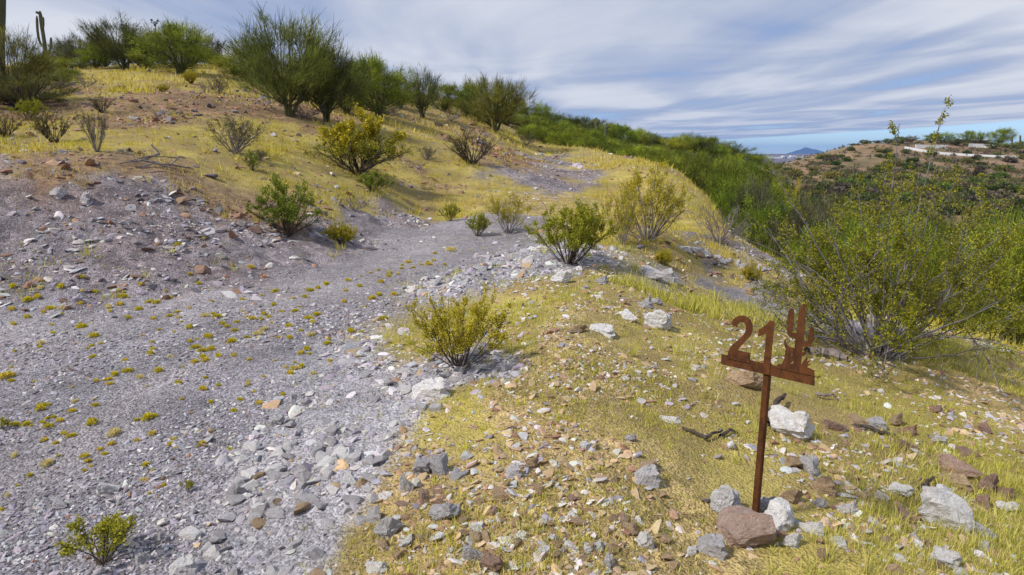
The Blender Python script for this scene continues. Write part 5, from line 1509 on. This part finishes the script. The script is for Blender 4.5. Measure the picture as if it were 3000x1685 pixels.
while nfar < 255:
    u = q_.uniform(2235, 3010); v = q_.uniform(430, 660)
    vtop = np.interp(u, [2230, 2320, 2420, 2520, 2650, 3000], [500, 482, 455, 432, 436, 450])
    if v < vtop + 3: continue
    p = spot(u, v)
    if math.hypot(p[0], p[1]) < 110 or math.hypot(p[0], p[1]) > 330: continue
    s = q_.uniform(1.1, 2.6) * (1.15 if v > 540 else 1.0)
    o = bpy.data.objects.new('shrub', q_.choice(FAR_S)); o.location = tuple(p); o.scale = (s, s, s * q_.uniform(0.7, 1.1)); o.rotation_euler = (0, 0, q_.uniform(0, 6.28))
    link(o)
    tint_w = ('dull green', 'dark green', 'grey green', 'greyish brown', 'deep green', 'yellowish')[FAR_S.index(o.data)]
    tag(o, ('large ' if s > 2.1 else 'small ' if s < 1.5 else '') + tint_w + ' shrub on the %s of the brown hill across the valley' % ('crest' if v < vtop + 30 else 'upper slope' if v < 510 else 'lower slope'), 'shrub', 'shrubs on the hill across the valley')
    nfar += 1
def far_scrub():
    g = np.random.default_rng(91)
    n0 = 5200
    th = g.uniform(0.30, 0.80, n0); r = np.exp(g.uniform(math.log(105), math.log(330), n0))
    x, y = r * np.sin(th), r * np.cos(th)
    keep = g.uniform(size=n0) < np.clip(0.55 + 1.5 * fbm(x, y, 14, 3, 17), 0.08, 1)
    x, y = x[keep], y[keep]; z = ground(x, y); n = len(x)
    sz = g.uniform(0.45, 1.35, n)
    V, F, CC = [], [], []; off = 0
    for k in range(n):
        m = 26
        P = g.normal(0, 0.42, (m, 3)); P[:, 2] = np.abs(P[:, 2]) * 0.8
        pal = FAR_P[(0, 0, 1, 2, 2, 3)[g.integers(6)]]; t = g.uniform(0, 1, (m, 1))
        v_, f_, c_ = leaf_tris(P * sz[k] + np.array((x[k], y[k], z[k])), P + np.array((0, 0, 0.3)), 0.55 * sz[k], 0.17 * sz[k], pal[0] * (1 - t) + pal[1] * t, g, False)
        V.append(v_); F.append(f_ + off); CC.append(c_); off += len(v_)
    o = obj('desert_scrub', np_mesh('desert_scrub', np.concatenate(V), np.concatenate(F), MAT['twig'], False, np.concatenate(CC)))
    tag(o, 'low scrub between the shrubs of the hill across the valley', None, None, 'stuff')
far_scrub()
far_trees = [(PVC, 2730, 278, 392, 44, 'green tree left of the middle behind the far white wall'), (PVD, 2765, 280, 388, 56, 'widest green tree behind the far white wall'), (PVC, 2838, 282, 384, 44, 'round bright green tree in front of the far tan house'),
             (PVD, 2876, 284, 386, 40, 'dark tree between the round tree and the umbrella tree'), (PVC, 2935, 284, 376, 66, 'umbrella shaped tree, tallest beside the far house'), (PVB, 2604, 282, 408, 34, 'small dark tree left of the far brown house'),
             (PVB, 2570, 280, 414, 22, 'tiny dark tree on the crest left of the far houses'), (PVA, 2532, 270, 412, 26, 'lone tree on the left shoulder of the far hill'), (PVC, 2642, 282, 402, 40, 'green tree beside the far brown house'),
             (PVE, 2668, 280, 400, 36, 'grey tree in front of the far brown house'), (PVB, 2805, 272, 408, 56, 'grey green tree hanging over the far white wall'), (PVC, 2915, 262, 418, 44, 'bushy tree before the right end of the far wall'),
             (PVD, 2960, 265, 420, 60, 'dark bushes at the right end of the far hill'), (PVC, 3010, 268, 416, 60, 'trees at the far hill cut by the right edge'), (PVA, 2500, 272, 424, 26, 'shrubby tree on the left slope of the far crest'),
             (PVD, 2628, 262, 432, 34, 'round dark bush at the left end of the far driveway wall')]
for proto, u, Y, vt, w, lab in far_trees: put_tree('far_tree', proto, u, Y, vt - 4, w * 1.3, lab)
MAT['white_wall'] = plain_material('white_masonry', (0.62, 0.62, 0.64), (0.74, 0.74, 0.74), 0.6, 0.9, 0.1)
MAT['stucco'] = plain_material('brown_stucco', (0.26, 0.16, 0.10), (0.32, 0.21, 0.14), 0.8, 0.9, 0.1)
MAT['roof'] = plain_material('dark_roof', (0.14, 0.06, 0.04), (0.22, 0.10, 0.06), 1.0, 0.9, 0.1)
MAT['glass'] = plain_material('dark_glass', (0.02, 0.025, 0.03), (0.04, 0.05, 0.06), 1.0, 0.1, 0.0)
def wall_strip(name, label, pix, h, thick):
    P = []
    for u, v in pix:
        p = spot(u, v); P.append(p)
    P = np.array(P)
    D0 = np.hypot(P[:, 0], P[:, 1]); Dm = np.median(D0); P = P * np.where(np.abs(D0 - Dm) > 40, Dm / D0, 1.0)[:, None]
    for k, p in enumerate(P): p[2] = gz(p[0], p[1])
    t = np.linspace(0, len(P) - 1, 8 * len(P)); Q = np.stack([np.interp(t, np.arange(len(P)), P[:, k]) for k in range(3)], 1)
    o0 = Q[0].copy()
    d = np.gradient(Q[:, :2], axis=0); nn = np.stack([-d[:, 1], d[:, 0]], 1); nn /= np.linalg.norm(nn, axis=1, keepdims=True)
    V = []
    for k in range(len(Q)):
        for s_, z in ((-1, -1.5), (1, -1.5), (1, h), (-1, h)):
            V.append((Q[k, 0] + nn[k, 0] * s_ * thick / 2, Q[k, 1] + nn[k, 1] * s_ * thick / 2, Q[k, 2] + z))
    i = np.arange(len(Q) * 4).reshape(-1, 4)
    F = np.concatenate([np.stack([i[:-1, a], i[:-1, (a + 1) % 4], i[1:, (a + 1) % 4], i[1:, a]], 1) for a in range(4)] + [i[:1, ::-1], i[-1:]])
    o = obj(name, np_mesh(name, np.array(V) - o0, F, MAT['white_wall'], False), None, tuple(o0))
    tag(o, label, 'wall', None, 'thing')
wall_strip('garden_wall', 'long low white wall along the driveway of the far hill', [(2650, 436), (2716, 447), (2756, 452), (2837, 458), (2924, 462), (3030, 465)], 0.75, 0.4)
wall_strip('garden_wall', 'white retaining wall in front of the far brown house', [(2682, 434), (2720, 435), (2775, 435)], 1.2, 0.4)
wall_strip('garden_wall', 'white retaining wall in front of the far tan house', [(2838, 431), (2880, 433), (2924, 432)], 1.3, 0.4)
def house(label, u0, u1, vt, Y, mat):
    a, b = at(u0, vt, Y), at(u1, vt, Y)
    z0 = min(gz(a[0], Y), gz(b[0], Y)) - 0.5
    w = b[0] - a[0]; h = a[2] - z0
    e = empty('house', ((a[0] + b[0]) / 2, Y, z0))
    obj('wall', box_mesh('wall', (-w / 2, 0, 0), (w / 2, 8, h - 0.35), MAT[mat]), e)
    obj('roof', box_mesh('roof', (-w / 2 - 0.6, -0.8, h - 0.347), (w / 2 + 0.6, 8.8, h), MAT['roof']), e)
    for k in range(3):
        x = -w / 2 + w * (k + 0.5) / 3
        obj('window', box_mesh('window', (x - 0.7, -0.04, h * 0.45), (x + 0.7, 0.05, h - 0.8), MAT['glass']), e)
    tag(e, label, 'house')
house('low brown house with a dark roof on the far hill', 2684, 2712, 411, 292, 'stucco')
house('low tan house behind the trees of the far hill', 2815, 2900, 411, 294, 'stucco')
MAT['far_white'] = plain_material('far_building', (0.6, 0.6, 0.6), (0.75, 0.74, 0.72), 0.02, 0.9, 0.0)
for k, (u, v, w, h) in enumerate([(2272, 464, 16, 4), (2291, 463, 12, 3), (2310, 466, 22, 5), (2330, 467, 10, 4), (2345, 462, 14, 3), (2258, 461, 8, 2), (2360, 459, 10, 2), (2378, 461, 8, 2), (2300, 459, 10, 2), (2325, 458, 12, 2)]):
    D = 4200.0
    a = at(u, v, D); x0 = a[0]; z0 = gz(x0, D)
    W = w * D / FPX; H = max(at(u, v - h, D)[2] - a[2], 5)
    o = obj('building', box_mesh('building', (-W / 2, 0, -12), (W / 2, 40, H), MAT['far_white']), None, (x0, D, max(z0, a[2])))
    tag(o, 'tiny pale building on the distant mesa below the blue peak', 'building', 'pale buildings on the distant mesa')
